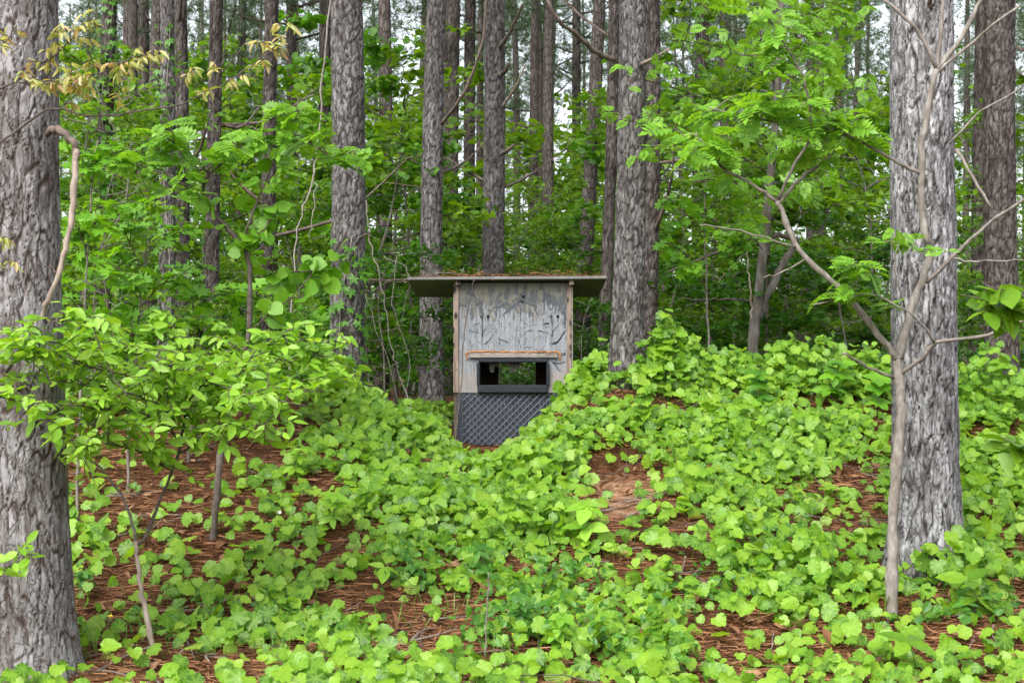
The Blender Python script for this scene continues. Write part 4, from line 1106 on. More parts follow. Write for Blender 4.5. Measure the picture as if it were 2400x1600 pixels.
# young oak reaching in from the edge, new leaves yellow and pink
def young_oak():
    d = 6.0; sh = 2.3
    x = (-190 - HX) / F * (d + sh)
    b = np.array([x, d + sh, float(ground(x, d + sh))])
    s = Sapling('young_oak', b, 'oak branches with drooping yellow and pink new leaves across the thick plated pine', seed=15)
    tw = M['twig']
    A = lambda *q: [at(a, c, e + sh) for a, c, e in q]
    s.stem('trunk', [b - (0, 0, .1)] + A((-185, 1200, d), (-175, 800, d), (-160, 500, d), (-150, 300, d), (-150, 120, d)), .022, .012, M['twig_grey'], 20, 8)
    C1 = s.stem('branch', A((-152, 330, d), (-60, 240, d), (34, 190, d), (136, 120, 5.9), (184, 75, 5.85), (245, 7, 5.8)), .008, .003, tw, 20)
    C2 = s.stem('branch', A((30, 192, d), (100, 195, 5.95), (146, 190, 5.9), (225, 177, 5.85), (306, 136, 5.8), (350, 130, 5.8)), .005, .002, tw, 16)
    C3 = s.stem('branch', A((-160, 420, d), (0, 330, 6.0), (90, 270, 6.0), (143, 255, 6.0), (190, 270, 6.0), (245, 272, 6.0), (340, 259, 6.0), (432, 242, 6.05), (528, 194, 6.1), (579, 163, 6.1), (640, 110, 6.1), (665, 90, 6.1)), .008, .002, tw, 36)
    C4 = s.stem('branch', A((-155, 200, d), (-80, 150, d), (0, 110, 6.0), (40, 60, 6.0)), .006, .003, tw, 12)
    C5 = s.stem('branch', A((130, 260, 6.0), (190, 210, 6.0), (215, 175, 6.0)), .003, .002, tw, 8)
    s.twigs(C1, 13, .13, tw, 'yo', 7, .068, up=.2, start=.45, flat=.9, droop=.9)
    s.twigs(C2, 20, .12, tw, 'yo', 7, .068, up=.2, start=.15, flat=.9, droop=.9)
    s.twigs(C3, 9, .08, tw, 'yo', 7, .066, up=.2, start=.66, flat=.9, droop=.9)
    s.twigs(C4, 7, .10, tw, 'yo', 7, .068, start=.4, flat=.9, droop=.9)
    s.twigs(C5, 5, .10, tw, 'yo', 7, .068, start=.2, flat=.9, droop=.9)
    for q in ((6, 560), (8, 620), (170, 210), (190, 150), (300, 160), (440, 165), (495, 165), (270, 215), (660, 60), (600, 105)):
        p = at(q[0], q[1], 5.95 + sh)
        s.twigs(np.array([p, p + (.02, 0, .01), p + (.03, 0, 0)]), 2, .06, tw, 'yo', 6, .066, start=0, flat=.9, droop=1.0)
    s.finish({'yo': (YOUNG, M['youngoak'])}, 190)
young_oak()

# broad-leaved sapling leaning in at the other edge
def edge_hickory():
    d = 9.0; x = (2520 - HX) / F * d
    b = np.array([x, d, float(ground(x, d))])
    s = Sapling('broad_leaved_sapling', b, 'sapling branch with large glossy pointed leaves in front of the brown furrowed trunk', seed=17)
    s.stem('trunk', [b - (0, 0, .1), at(2525, 1000, d), at(2520, 800, d), at(2510, 680, d)], .014, .007, M['twig_grey'], 12)
    for tip in ((2250, 690), (2290, 730), (2340, 700), (2300, 660)):
        C = s.stem('branch', [at(2516, 760, d), at(2430, 730, 8.95), at(tip[0], tip[1], 8.9)], .006, .003, M['twig'], 10)
        s.twigs(C, 4, .10, M['twig'], 'big', 4, .20, start=.5, flat=.6, droop=.5)
    for tip in ((2380, 1040), (2360, 1060), (2330, 1020)):
        C = s.stem('branch', [at(2524, 1100, d), at(2450, 1060, 9), at(*tip, 9)], .006, .003, M['twig'], 10)
        s.twigs(C, 3, .10, M['twig'], 'big', 4, .19, start=.5, flat=.6, droop=.5)
    s.finish({'big': (BLADE_W, M['yellowish'])}, 90)
edge_hickory()

# ------------------------------------------------------------------ hunting blind
def wood_mat(name, cols, knots=True, along='z', rough=.85):
    m, nt, p, out = new_mat(name)
    tc = nt.nodes.new('ShaderNodeTexCoord'); P = tc.outputs['Object']
    mp = {'z': (1, 1, .06), 'x': (.06, 1, 1)}[along]
    n = noise(nt, 60, 6, .65, P, mp)
    n2 = noise(nt, 6, 3, .5, P)
    c = ramp(nt, n, [(.33, cols[0]), (.5, cols[1]), (.66, cols[2])])
    c = mixc(nt, mathn(nt, 'MULTIPLY', n2, .5), c, cols[0])
    if knots:
        v = nt.nodes.new('ShaderNodeTexVoronoi'); v.inputs['Scale'].default_value = 1.0
        mpk = nt.nodes.new('ShaderNodeMapping'); mpk.inputs['Scale'].default_value = (14, 14, 7) if along == 'z' else (7, 14, 14)
        nt.links.new(P, mpk.inputs['Vector']); nt.links.new(mpk.outputs['Vector'], v.inputs['Vector'])
        kf = ramp(nt, v.outputs['Distance'], [(.22, (1, 1, 1)), (.36, (0, 0, 0))])
        c = mixc(nt, kf, c, (.022, .02, .02))
    nt.links.new(c, p.inputs['Base Color']); p.inputs['Roughness'].default_value = rough; p.inputs['Specular IOR Level'].default_value = .2
    bump(nt, n, .4, .003, p)
    return m
M['post'] = wood_mat('weathered_knotty_wood', [(.09, .066, .052), (.20, .155, .125), (.29, .235, .195)])
M['board'] = wood_mat('weathered_board', [(.12, .105, .09), (.22, .20, .18), (.30, .285, .26)], knots=False, along='x')
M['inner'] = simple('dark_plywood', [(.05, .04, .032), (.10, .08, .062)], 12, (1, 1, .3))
M['foam_orange'] = simple('weathered_foam_sealant', [(.22, .10, .035), (.36, .18, .07)], 30)
M['pad'] = simple('black_foam_padding', [(.010, .012, .015), (.022, .025, .031)], 40, rough=.75, bumps=.2)
M['roof'] = simple('roof_sheet', [(.15, .16, .13), (.22, .23, .19)], 5, (1, .3, 1), rough=.6)
M['roof_edge'] = simple('roof_edge_trim', [(.11, .11, .105), (.17, .17, .165)], 12, rough=.6)
M['slat'] = simple('black_plastic_lattice', [(.016, .019, .026), (.030, .035, .046)], 20, rough=.42, bumps=.1, spec=.5)
M['slat_highlight'] = simple('plastic_lattice_highlight', [(.07, .08, .10), (.11, .124, .15)], 20, rough=.4, bumps=.1, spec=.5)  # lighter grey paints the bright edge highlight of the dark slats
M['liner'] = simple('slate_liner_panel', [(.085, .10, .135), (.13, .15, .195)], 6, rough=.6, bumps=.1)
M['nail'] = simple('rusty_nail', [(.10, .045, .02), (.16, .08, .045)], 40, rough=.7)
M['rag'] = simple('torn_grey_cloth', [(.07, .065, .06), (.19, .18, .17)], 25)
M['camo_dark'] = simple('camo_print_ink', [(.022, .026, .034), (.10, .108, .12)], 70, rough=.85, bumps=0)

def camo_mat():
    """Faded camouflage sheet: pale blue-grey ground, dark leaf and bark print, tan patches."""
    m, nt, p, out = new_mat('faded_camouflage_sheet')
    tc = nt.nodes.new('ShaderNodeTexCoord'); P = tc.outputs['Object']
    streak = noise(nt, 34, 6, .7, P, (1, 1, .10))
    fine = noise(nt, 60, 5, .7, P, (1, 1, .4))
    base = ramp(nt, streak, [(.36, (.125, .133, .145)), (.52, (.185, .197, .214)), (.66, (.24, .254, .277))])
    base = mixc(nt, ramp(nt, fine, [(.52, (0, 0, 0)), (.66, (1, 1, 1))]), base, (.15, .155, .165))
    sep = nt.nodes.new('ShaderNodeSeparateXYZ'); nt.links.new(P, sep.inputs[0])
    # leafy print blotches crowd the upper third, the eave's shadow painted in with them
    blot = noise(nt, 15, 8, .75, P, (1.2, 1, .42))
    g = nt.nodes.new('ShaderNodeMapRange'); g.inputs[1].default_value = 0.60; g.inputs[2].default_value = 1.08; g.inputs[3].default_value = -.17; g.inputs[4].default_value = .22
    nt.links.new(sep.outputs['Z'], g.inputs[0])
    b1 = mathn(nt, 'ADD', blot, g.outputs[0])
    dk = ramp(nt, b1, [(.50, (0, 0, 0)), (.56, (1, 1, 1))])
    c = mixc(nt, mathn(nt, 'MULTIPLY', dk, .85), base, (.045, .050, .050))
    fl = noise(nt, 70, 4, .6, P, (1, 1, .22))
    c = mixc(nt, mathn(nt, 'MULTIPLY', ramp(nt, fl, [(.56, (0, 0, 0)), (.66, (1, 1, 1))]), .8), c, (.055, .06, .07))
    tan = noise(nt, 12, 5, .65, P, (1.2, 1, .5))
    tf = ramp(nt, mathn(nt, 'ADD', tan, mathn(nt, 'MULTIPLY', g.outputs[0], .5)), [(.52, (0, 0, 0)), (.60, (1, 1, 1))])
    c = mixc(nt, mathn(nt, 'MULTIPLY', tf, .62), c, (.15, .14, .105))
    # bare grey-brown weathering low on the sheet
    lo = nt.nodes.new('ShaderNodeMapRange'); lo.inputs[1].default_value = .34; lo.inputs[2].default_value = .12; lo.inputs[3].default_value = 0; lo.inputs[4].default_value = .8
    nt.links.new(sep.outputs['Z'], lo.inputs[0])
    c = mixc(nt, mathn(nt, 'MULTIPLY', lo.outputs[0], ramp(nt, noise(nt, 7, 4, .6, P), [(.35, (.3,) * 3), (.6, (1,) * 3)])), c, (.22, .185, .16))
    nt.links.new(c, p.inputs['Base Color']); p.inputs['Roughness'].default_value = .8; p.inputs['Specular IOR Level'].default_value = .25
    bump(nt, streak, .35, .004, p)
    return m
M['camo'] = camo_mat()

def blind():
    D = 16.0; K = D / F
    X = lambda px: (px - HX) * K
    Z = lambda py: (HY - py) * K          # relative to eye height
    gz = float(ground(0, 16.6)) - EYE
    root = thing('hunting_blind', (0, D, EYE + gz), 'small weathered hunting blind with faded camouflage front, flat roof and lattice skirt', 'hunting blind')
    o = np.array([0, 0, -gz])
    def bx(name, c, s, mat, bev=.003, par=None):
        return box(name, (c[0], c[1], c[2] + o[2]), s, mat, par or root, bev)
    xl, xr = X(1062), X(1343)
    zt, zb = Z(662), Z(920)
    depth = 1.36
    # front sheet with a window opening (four strips butted into one sheet)
    wl, wr, wt, wb = X(1121), X(1284), Z(842), Z(920)
    import bmesh
    bm = bmesh.new()
    fx = [xl + .055, wl, wr, xr - .06]; fz = [zb, wt, zt]
    y0, y1 = .06, .072
    V = {}
    def vv(x, y, z):
        k = (round(x, 4), y, round(z, 4))
        if k not in V: V[k] = bm.verts.new((x, y, z + o[2]))
        return V[k]
    def quad(a, b, c, d): bm.faces.new((vv(*a), vv(*b), vv(*c), vv(*d)))
    cells = [(i, j) for i in range(3) for j in range(2) if not (i == 1 and j == 0)]
    for i, j in cells:
        a, b, c, d = fx[i], fx[i + 1], fz[j], fz[j + 1]
        quad((a, y0, c), (b, y0, c), (b, y0, d), (a, y0, d)); quad((a, y1, d), (b, y1, d), (b, y1, c), (a, y1, c))
    loop = [(fx[0], fz[0]), (fx[1], fz[0]), (fx[1], fz[1]), (fx[2], fz[1]), (fx[2], fz[0]), (fx[3], fz[0]), (fx[3], fz[2]), (fx[0], fz[2])]
    loop = [(fx[0], fz[0]), (fx[1], fz[0]), (fx[1], fz[1]), (fx[2], fz[1]), (fx[2], fz[0]), (fx[3], fz[0]), (fx[3], fz[1]), (fx[3], fz[2]), (fx[2], fz[2]), (fx[1], fz[2]), (fx[0], fz[2]), (fx[0], fz[1])]
    for a, b in zip(loop, loop[1:] + loop[:1]):
        quad((a[0], y1, a[1]), (b[0], y1, b[1]), (b[0], y0, b[1]), (a[0], y0, a[1]))
    bmesh.ops.recalc_face_normals(bm, faces=list(bm.faces))
    me = bpy.data.meshes.new('front_panel'); bm.to_mesh(me); bm.free()
    # keep the sheet's texture in heights above the sheet foot
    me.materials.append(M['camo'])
    fp = link('front_panel', me, root)
    fp.location = (0, 0, 0)
    me.transform(Matrix.Translation((0, 0, -(zb + o[2])))); fp.location = (0, 0, zb + o[2])
    # printed twigs, trunks and leaf shadows of the camouflage: flat print on the sheet
    pb = Buf()
    g = np.random.default_rng(4)
    pz = lambda zx, zy: (1060 + zx * 300 / 2352, 660 + zy * 200 / 1568)       # from an enlarged view of the sheet
    def ink(pts, w0, w1, n=14):
        q = [pz(*p) for p in pts]
        C = catmull([(X(a), 0, Z(b)) for a, b in q], n)
        T = np.gradient(C, axis=0); T /= np.linalg.norm(T, axis=1)[:, None]
        S = np.stack([-T[:, 2], np.zeros(n), T[:, 0]], -1)
        w = (np.linspace(w0, w1, n) * g.uniform(.55, 1.25, n) * K * 300 / 2352)[:, None]
        A, B = C - S * w / 2, C + S * w / 2
        Vv = np.vstack([A, B]); Vv[:, 1] = y0 - .0015; Vv[:, 2] += o[2]
        i = np.arange(n - 1)
        pb.add(Vv, np.concatenate([np.stack([i, i + 1, n + i + 1], -1), np.stack([i, n + i + 1, n + i], -1)]))
    def spot(c, rx, ry):
        a, b = pz(*c); n = 11
        t = np.arange(n) / n * 6.283; r = g.uniform(.65, 1.2, n)
        Vv = np.stack([X(a) + rx * K * 300 / 2352 * r * np.cos(t), np.full(n, y0 - .0015), Z(b) + ry * K * 300 / 2352 * r * np.sin(t) + o[2]], -1)
        Vv = np.vstack([[X(a), y0 - .0015, Z(b) + o[2]], Vv]); i = np.arange(n)
        pb.add(Vv, np.stack([np.zeros(n, int), 1 + i, 1 + (i + 1) % n], -1))
    for dx in (0, 1285):
        ink([(545, 630), (552, 800), (550, 980), (545, 1250)], 34, 8)
        ink([(660, 600), (655, 680), (655, 740)], 46, 10); spot((530, 640), 34, 28); spot((655, 640), 30, 26); spot((530, 505), 30, 20); spot((670, 515), 38, 16)
        ink([(690, 770), (610, 860), (560, 930), (550, 1000)], 10, 34)
        ink([(840, 850), (770, 940), (690, 1060), (590, 1150)], 12, 30); ink([(380, 800), (440, 775), (500, 755)], 10, 26)
        ink([(300, 890), (400, 920), (500, 935)], 20, 12)
        pz_old = pz
        pz = lambda zx, zy, dx=1285: (1060 + (zx + dx) * 300 / 2352, 660 + zy * 200 / 1568)
        if dx: break
    # (second round above prints the repeat of the pattern)
    pz = lambda zx, zy: (1060 + zx * 300 / 2352, 660 + zy * 200 / 1568)
    ink([(1330, 200), (1240, 340), (1100, 470), (960, 580), (920, 640)], 90, 14); ink([(1240, 350), (1400, 400), (1570, 460)], 30, 46); ink([(1500, 490), (1590, 620)], 30, 14)
    ink([(840, 1010), (870, 1090), (870, 1160)], 12, 22); ink([(840, 1040), (940, 1080), (1030, 1120)], 26, 34); ink([(1260, 1020), (1330, 950), (1380, 900), (1480, 900)], 8, 24); ink([(1560, 915), (1610, 900), (1660, 925)], 10, 22)
    ink([(1290, 870), (1420, 810), (1560, 770)], 6, 10); ink([(1200, 1190), (1230, 1120), (1210, 1060)], 10, 26); ink([(1830, 1140), (1950, 1100), (2000, 1010), (2080, 900)], 40, 18)
    ink([(790, 540), (810, 620), (780, 720)], 44, 14); ink([(1250, 420), (1260, 640), (1235, 820)], 30, 8); ink([(1480, 560), (1480, 770)], 26, 8); ink([(1700, 330), (1690, 600)], 30, 10)
    ink([(430, 280), (425, 580)], 26, 10); ink([(330, 310), (420, 280), (560, 200)], 10, 8); ink([(1560, 400), (1680, 300), (1830, 240)], 12, 8); ink([(2060, 470), (2075, 700), (2070, 860)], 60, 30)
    ink([(760, 470), (900, 450), (1010, 380)], 40, 80); ink([(120, 420), (250, 440)], 60, 30); ink([(120, 640), (135, 900), (120, 1200)], 16, 8); ink([(1700, 760), (1780, 770)], 40, 20)
    ink([(860, 740), (880, 820)], 20, 8); ink([(1260, 1160), (1255, 1250)], 16, 8); ink([(1300, 1220), (1380, 1200), (1460, 1215)], 16, 20); ink([(850, 1280), (960, 1260)], 16, 26)
    ink([(1840, 1480), (1950, 1500), (2080, 1470)], 40, 26); ink([(1880, 1500), (1930, 1580), (1990, 1650)], 40, 20); ink([(2000, 1340), (2090, 1320)], 50, 80)
    for i in range(70):
        x = g.uniform(130, 2080); y = g.triangular(150, 350, 1250); L = g.uniform(40, 160)
        ink([(x, y), (x + g.normal(0, 8), y + L * .5), (x + g.normal(0, 14), y + L)], g.uniform(6, 16), 4, 6)
    for i in range(70):
        x = g.uniform(130, 2080); y = g.uniform(480, 1260); a = g.normal(0, .9); L = g.uniform(20, 90)
        ink([(x, y), (x + L * .5 * math.cos(a) + g.normal(0, 6), y + L * .5 * math.sin(a)), (x + L * math.cos(a), y + L * math.sin(a) + g.normal(0, 10))], g.uniform(5, 14), g.uniform(3, 9), 6)
    for i in range(24):
        spot((g.uniform(130, 2080), g.triangular(90, 180, 520)), g.uniform(10, 46), g.uniform(14, 50))
    stuff(pb.obj('camouflage_print', M['camo_dark'], fp, origin=(0, 0, zb + o[2])))
    # corner posts of weathered, knotty wood
    bx('corner_post', ((xl + X(1074.5)) / 2, .060, (zt + zb) / 2), (X(1074.5) - xl, .030, zt - zb), M['post'])
    bx('corner_post', ((X(1329) + X(1340)) / 2, .060, (zt + zb) / 2), (X(1340) - X(1329), .030, zt - zb), M['post'])
    bx('edge_strip', ((X(1340.3) + xr) / 2, .064, (zt + zb) / 2 - .02), (xr - X(1340.3), .040, zt - zb - .04), M['board'])
    zg = gz - .02
    for x in (xl + .03, xr - .03):
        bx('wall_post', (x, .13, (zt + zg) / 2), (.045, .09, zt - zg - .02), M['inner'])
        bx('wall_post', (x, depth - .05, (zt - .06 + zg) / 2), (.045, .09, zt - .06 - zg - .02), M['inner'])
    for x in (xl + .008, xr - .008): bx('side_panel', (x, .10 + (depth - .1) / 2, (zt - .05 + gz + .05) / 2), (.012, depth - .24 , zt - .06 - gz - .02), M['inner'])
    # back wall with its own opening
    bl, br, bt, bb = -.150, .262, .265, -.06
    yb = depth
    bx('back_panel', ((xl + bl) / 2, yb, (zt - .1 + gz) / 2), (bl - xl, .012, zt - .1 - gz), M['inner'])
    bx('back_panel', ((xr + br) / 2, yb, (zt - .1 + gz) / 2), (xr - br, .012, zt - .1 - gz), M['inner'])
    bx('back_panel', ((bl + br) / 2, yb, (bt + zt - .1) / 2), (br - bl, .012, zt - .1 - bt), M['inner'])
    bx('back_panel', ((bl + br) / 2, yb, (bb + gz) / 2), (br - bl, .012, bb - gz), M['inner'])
    nb = Buf()
    for q in range(9):
        for x in (X(1077), X(1327)):
            a = np.arange(6) / 6 * 6.283
            zc = zb + .07 + q * .122 + g.normal(0, .006)
            V_ = np.stack([x + .0045 * np.cos(a), np.full(6, .0575), zc + .0045 * np.sin(a) + o[2]], -1)
            nb.add(V_, [(0, 1, 2), (0, 2, 3), (0, 3, 4), (0, 4, 5)])
    stuff(nb.obj('nail_heads', M['nail'], fp, origin=(0, 0, zb + o[2])))
    # window: lintel board with a bead of sealant, black padding round the opening
    lz0, lz1 = Z(838), Z(827)
    lin = bx('window_lintel', ((X(1099) + X(1307)) / 2, .035, (lz0 + lz1) / 2), (X(1307) - X(1099), .045, lz1 - lz0), M['board'], .004)
    sb = Buf()
    for pts in ([(X(1096), lz0 - .02), (X(1096.5), lz1 + .006), (X(1150), lz1 + .012), (X(1220), lz1 + .009), (X(1280), lz1 + .011), (X(1310), lz1 + .006), (X(1313), lz0 - .03)],):
        C = catmull([(a, .056, b + o[2]) for a, b in pts], 40); C += g.normal(0, .0018, C.shape)
        sb.add(*tube(C, g.uniform(.008, .013, 40), 6))
    sb.obj('sealant_bead', M['foam_orange'], lin, smooth=True)
    bx('window_pad', ((X(1121) + X(1284)) / 2, .050, (Z(840) + Z(849)) / 2), (X(1284) - X(1121), .07, Z(840) - Z(849)), M['pad'], .008)
    for a, b in ((1117, 1125), (1281, 1288)):
        bx('window_pad', ((X(a) + X(b)) / 2, .046, (Z(850) + Z(904)) / 2), (X(b) - X(a), .075, Z(850) - Z(904)), M['pad'], .010)
    bx('window_sill_pad', ((X(1119) + X(1284)) / 2, .040, (Z(902) + Z(921)) / 2), (X(1284) - X(1119), .10, Z(902) - Z(921)), M['pad'], .012)
    # roof: sheet on rafters, sloping gently to the back
    rx0, rx1 = X(955), X(1421)
    n = 3
    zf, zr = Z(653), .985; yf, yr = -.07, 1.50
    ang = math.atan2(zr - zf, yr - yf); L = math.hypot(zr - zf, yr - yf)
    cuts = [yf, yf + .62, yf + 1.10, yr]
    for i in range(3):
        ya, yb_ = cuts[i], cuts[i + 1] - .004
        za = zf + (ya - yf) * math.tan(ang); zb_ = zf + (yb_ - yf) * math.tan(ang)
        v, t = box_vt(0, 0, 0, rx1 - rx0, (yb_ - ya) / math.cos(ang), .020, .003)
        R = Matrix.Rotation(ang, 3, 'X'); v = np.array([R @ Vector(q) for q in v])
        v += ((rx0 + rx1) / 2, (ya + yb_) / 2, (za + zb_) / 2 + o[2] - (0.004 if i == 1 else 0))
        Buf().add(v, t).obj('roof_sheet', M['roof'], root)
    v, t = box_vt((rx0 + rx1) / 2, yf - .008, zf + o[2], rx1 - rx0, .012, .028, .003)
    v[:, 2] += (v[:, 0] - rx0) / (rx1 - rx0) * .012 - .004
    Buf().add(v, t).obj('roof_edge_trim', M['roof_edge'], root)
    for a, b in ((1068, 1079), (1334, 1345)):
        ya, yb_ = -.035, 1.40
        v, t = box_vt(0, 0, 0, X(b) - X(a), (yb_ - ya), .050, .004)
        R = Matrix.Rotation(ang, 3, 'X'); v = np.array([R @ Vector(q) for q in v])
        v += ((X(a) + X(b)) / 2, (ya + yb_) / 2, zf + ((ya + yb_) / 2 - yf) * math.tan(ang) - .038 + o[2])
        Buf().add(v, t).obj('rafter', M['post'], root)
    # lattice skirt: two crossed layers of plastic slats before a slate liner
    lx0, lx1 = X(1069), X(1338); lz1 = zb - .008; lz0 = gz - .10
    skirt = bx('lattice_skirt', ((lx0 + lx1) / 2, .105, (lz0 + lz1) / 2), (lx1 - lx0, .008, lz1 - lz0), M['liner'])
    for x in (lx0 + .012, lx0 + .062): bx('lattice_batten', (x, .052, (lz0 + lz1) / 2), (.016, .02, lz1 - lz0), M['slat'], par=skirt)
    for i in range(24):
        z = lz1 - .03 - i * .030
        if z > lz0: bx('lattice_rung', (lx0 + .037, .056, z), (.036, .014, .011), M['slat'], .002, par=skirt)
    pitch = .0725
    def clip_line(c, sgn, x0, x1, z0, z1):
        # line z = z1 + sgn*(x - x0) + c clipped to the panel
        pts = []
        f = lambda x: z1 + sgn * (x - x0) + c
        for x in (x0, x1):
            if z0 <= f(x) <= z1: pts.append((x, f(x)))
        for z in (z0, z1):
            x = x0 + (z - z1 - c) / sgn
            if x0 < x < x1: pts.append((x, z))
        return sorted(pts)[:2] if len(pts) >= 2 else None
    def slats(sgn, w, th, y, mat, name):
        for i in range(-30, 31):
            q = clip_line(i * pitch * (1.0), sgn, lx0 + .072, lx1, lz0, lz1)
            if not q: continue
            (a, b), (c, d) = q
            L = math.hypot(c - a, d - b)
            if L < .03: continue
            v, t = box_vt(0, 0, 0, L, th, w, .002)
            an = math.atan2(d - b, c - a)
            v2 = np.stack([v[:, 0] * math.cos(an) - v[:, 2] * math.sin(an) + (a + c) / 2, v[:, 1] + y, v[:, 0] * math.sin(an) + v[:, 2] * math.cos(an) + (b + d) / 2 + o[2]], -1)
            v2[:, 0] = np.clip(v2[:, 0], lx0 + .07, lx1 + .002); v2[:, 2] = np.clip(v2[:, 2], lz0 + o[2], lz1 + .002 + o[2])
            Buf().add(v2, t).obj(name, mat, skirt)
    slats(-1, .026, .012, .070, M['slat'], 'lattice_slat')
    slats(1, .010, .022, .052, M['slat_highlight'], 'lattice_slat')
    # torn cloth hanging in the window opening at the back
    r = thing('torn_cloth', (-.1, D + .17, EYE + .235), 'torn grey cloth hanging inside the blind window', 'cloth')
    for i in range(7):
        x = -.235 + i * .05 + g.normal(0, .012); L = g.uniform(.05, .11) if i not in (1, 5) else .14
        nu, nv = 5, 7; V_ = []
        for b in range(nv):
            for a in range(nu):
                u = a / (nu - 1) - .5; v_ = b / (nv - 1)
                V_.append((x + .1 + u * .085 * (1 - .55 * v_) + .01 * math.sin(v_ * 5 + i), .012 * math.sin(u * 9 + i + v_ * 3), -v_ * L + .03))
        T = []
        for b in range(nv - 1):
            for a in range(nu - 1):
                q = b * nu + a; T += [(q, q + 1, q + nu + 1), (q, q + nu + 1, q + nu)]
        Buf().add(V_, T).obj('cloth_strip', M['rag'], r, smooth=True)
    return root, (rx0, rx1, yf, yr, zf, zr)
blind_root, roof = blind()

# pine straw and a fallen bough on the roof
def roof_litter():
    rx0, rx1, yf, yr, zf, zr = roof
    g = np.random.default_rng(8)
    n = 3400
    x = rx0 + (rx1 - rx0) * np.clip(g.beta(1.6, 1.4, n), .01, .99); y = 16 + yf + .02 + g.beta(.8, 1.3, n) * (yr - yf - .1)
    z = EYE + zf + (y - 16 - yf) / (yr - yf) * (zr - zf) + .012 + g.exponential(.012, n) * (1 + 1.2 * vnoise(x * 4, y * 4, 5))
    lx = g.uniform(-.42, .44, 90)
    x = np.r_[x, lx]; y = np.r_[y, 16 + g.uniform(.018, .05, 90)]; z = np.r_[z, EYE + (HY - 826.0) * 16 / F + g.exponential(.005, 90)]
    needle_mesh('roof_pine_straw', np.c_[x, y, z], g, 'pine straw heaped on the flat roof and window ledge of the blind', .16, .2)
def needle_mesh(name, P, g, label, L, tilt, wid=.0035):
    n = len(P); az = g.uniform(0, 6.283, n); ln = L * g.uniform(.5, 1.15, n)
    d = np.stack([np.cos(az), np.sin(az), g.normal(0, tilt, n)], -1)
    s = np.stack([-np.sin(az), np.cos(az), g.normal(0, .6, n)], -1) * wid * .5
    bend = g.normal(0, .12, n)[:, None] * np.stack([-np.sin(az), np.cos(az), np.zeros(n)], -1) * ln[:, None]
    A = P - d * ln[:, None] / 2; B = P + bend; C = P + d * ln[:, None] / 2
    V = np.stack([A - s, A + s, B + s, B - s, C + s * .5, C - s * .5], 1).reshape(-1, 3)
    t = np.array([(0, 1, 2), (0, 2, 3), (3, 2, 4), (3, 4, 5)])
    T = (t[None] + (np.arange(n) * 6)[:, None, None]).reshape(-1, 3)
    o = Buf().add(V, T).obj(name, M['straw'])
    tag(o, label, 'pine straw', kind='stuff')
    return o
roof_litter()
def fallen_bough():
    b = at(1000, 652, 16.2)
    r = thing('fallen_bough', b, 'dead brown pine bough lying across the end of the blind roof', 'branch')
    for pts, r0, r1 in (([(860, 656, 15.9), (940, 655, 16.0), (1000, 648, 16.1), (1040, 641, 16.2), (1100, 645, 16.3), (1130, 647, 16.4)], .012, .005), ([(1032, 643, 16.2), (1010, 620, 16.2), (985, 600, 16.1)], .008, .003), ([(955, 655, 16.0), (920, 662, 15.8), (850, 655, 15.6)], .007, .003)):
        (v, t), C = limb([at(*p) for p in pts], r0, r1, 16, 5, wob=.006, seed=3)
        Buf().add(v, t).obj('branch', M['straw'] if False else M['limb'], r, origin=b, smooth=True)
fallen_bough()

# ------------------------------------------------------------------ hanging and climbing vines
def stem_thing(name, pts, r0, r1, mat, label, cat, n=40, wob=.01, seed=0, k=6, extra=()):
    b = at(*pts[-1])
    r = thing(name, b, label, cat)
    (v, t), C = limb([at(*p) for p in pts], r0, r1, n, k, wob=wob, seed=seed)
    Buf().add(v, t).obj('stem', mat, r, origin=b, smooth=True)
    for i, e in enumerate(extra):
        (v, t), C = limb([at(*p) for p in e], r1, r1 * .5, 14, 5, wob=wob, seed=seed + i + 1)
        Buf().add(v, t).obj('side_stem', mat, r, origin=b, smooth=True)
    return r
stem_thing('hanging_vine', [(782, -40, 14.9), (768, 60, 14.9), (756, 200, 14.9), (745, 340, 14.9), (738, 400, 14.9), (715, 480, 14.8), (695, 560, 14.7), (688, 650, 14.6), (680, 800, 14.4), (672, 950, 14.2)], .010, .006, M['vine_stem'], 'thin pale vine hanging straight down beside the creeper-clad grey trunk', 'vine', seed=2, extra=[[(738, 395, 14.9), (735, 480, 14.8), (728, 560, 14.7)]])
stem_thing('wall_vine', [(1112, 652, 15.86), (1104, 690, 15.93), (1092, 750, 15.95), (1086, 820, 15.92), (1082, 900, 15.88), (1076, 940, 15.8), (1070, 1000, 15.6), (1066, 1040, 15.4)], .0075, .006, M['twig'], 'thin brown vine stem slanting down the camouflage front of the blind', 'vine', seed=3, n=30, wob=.003)
stem_thing('tangled_vine', [(858, 470, 16.3), (866, 560, 16.3), (890, 650, 16.2), (905, 740, 16.1), (925, 840, 16.0), (955, 930, 15.8), (970, 1000, 15.6)], .007, .005, M['vine_stem'], 'tangle of thin grey vine stems hanging between the roof end and the grey trunk', 'vine', seed=4,
           extra=[[(845, 660, 16.2), (880, 760, 16.1), (915, 860, 16.0), (935, 940, 15.8)], [(930, 600, 16.4), (920, 720, 16.3), (960, 830, 16.1), (950, 940, 15.9)], [(900, 600, 16.3), (960, 640, 16.2), (940, 760, 16.1)]])

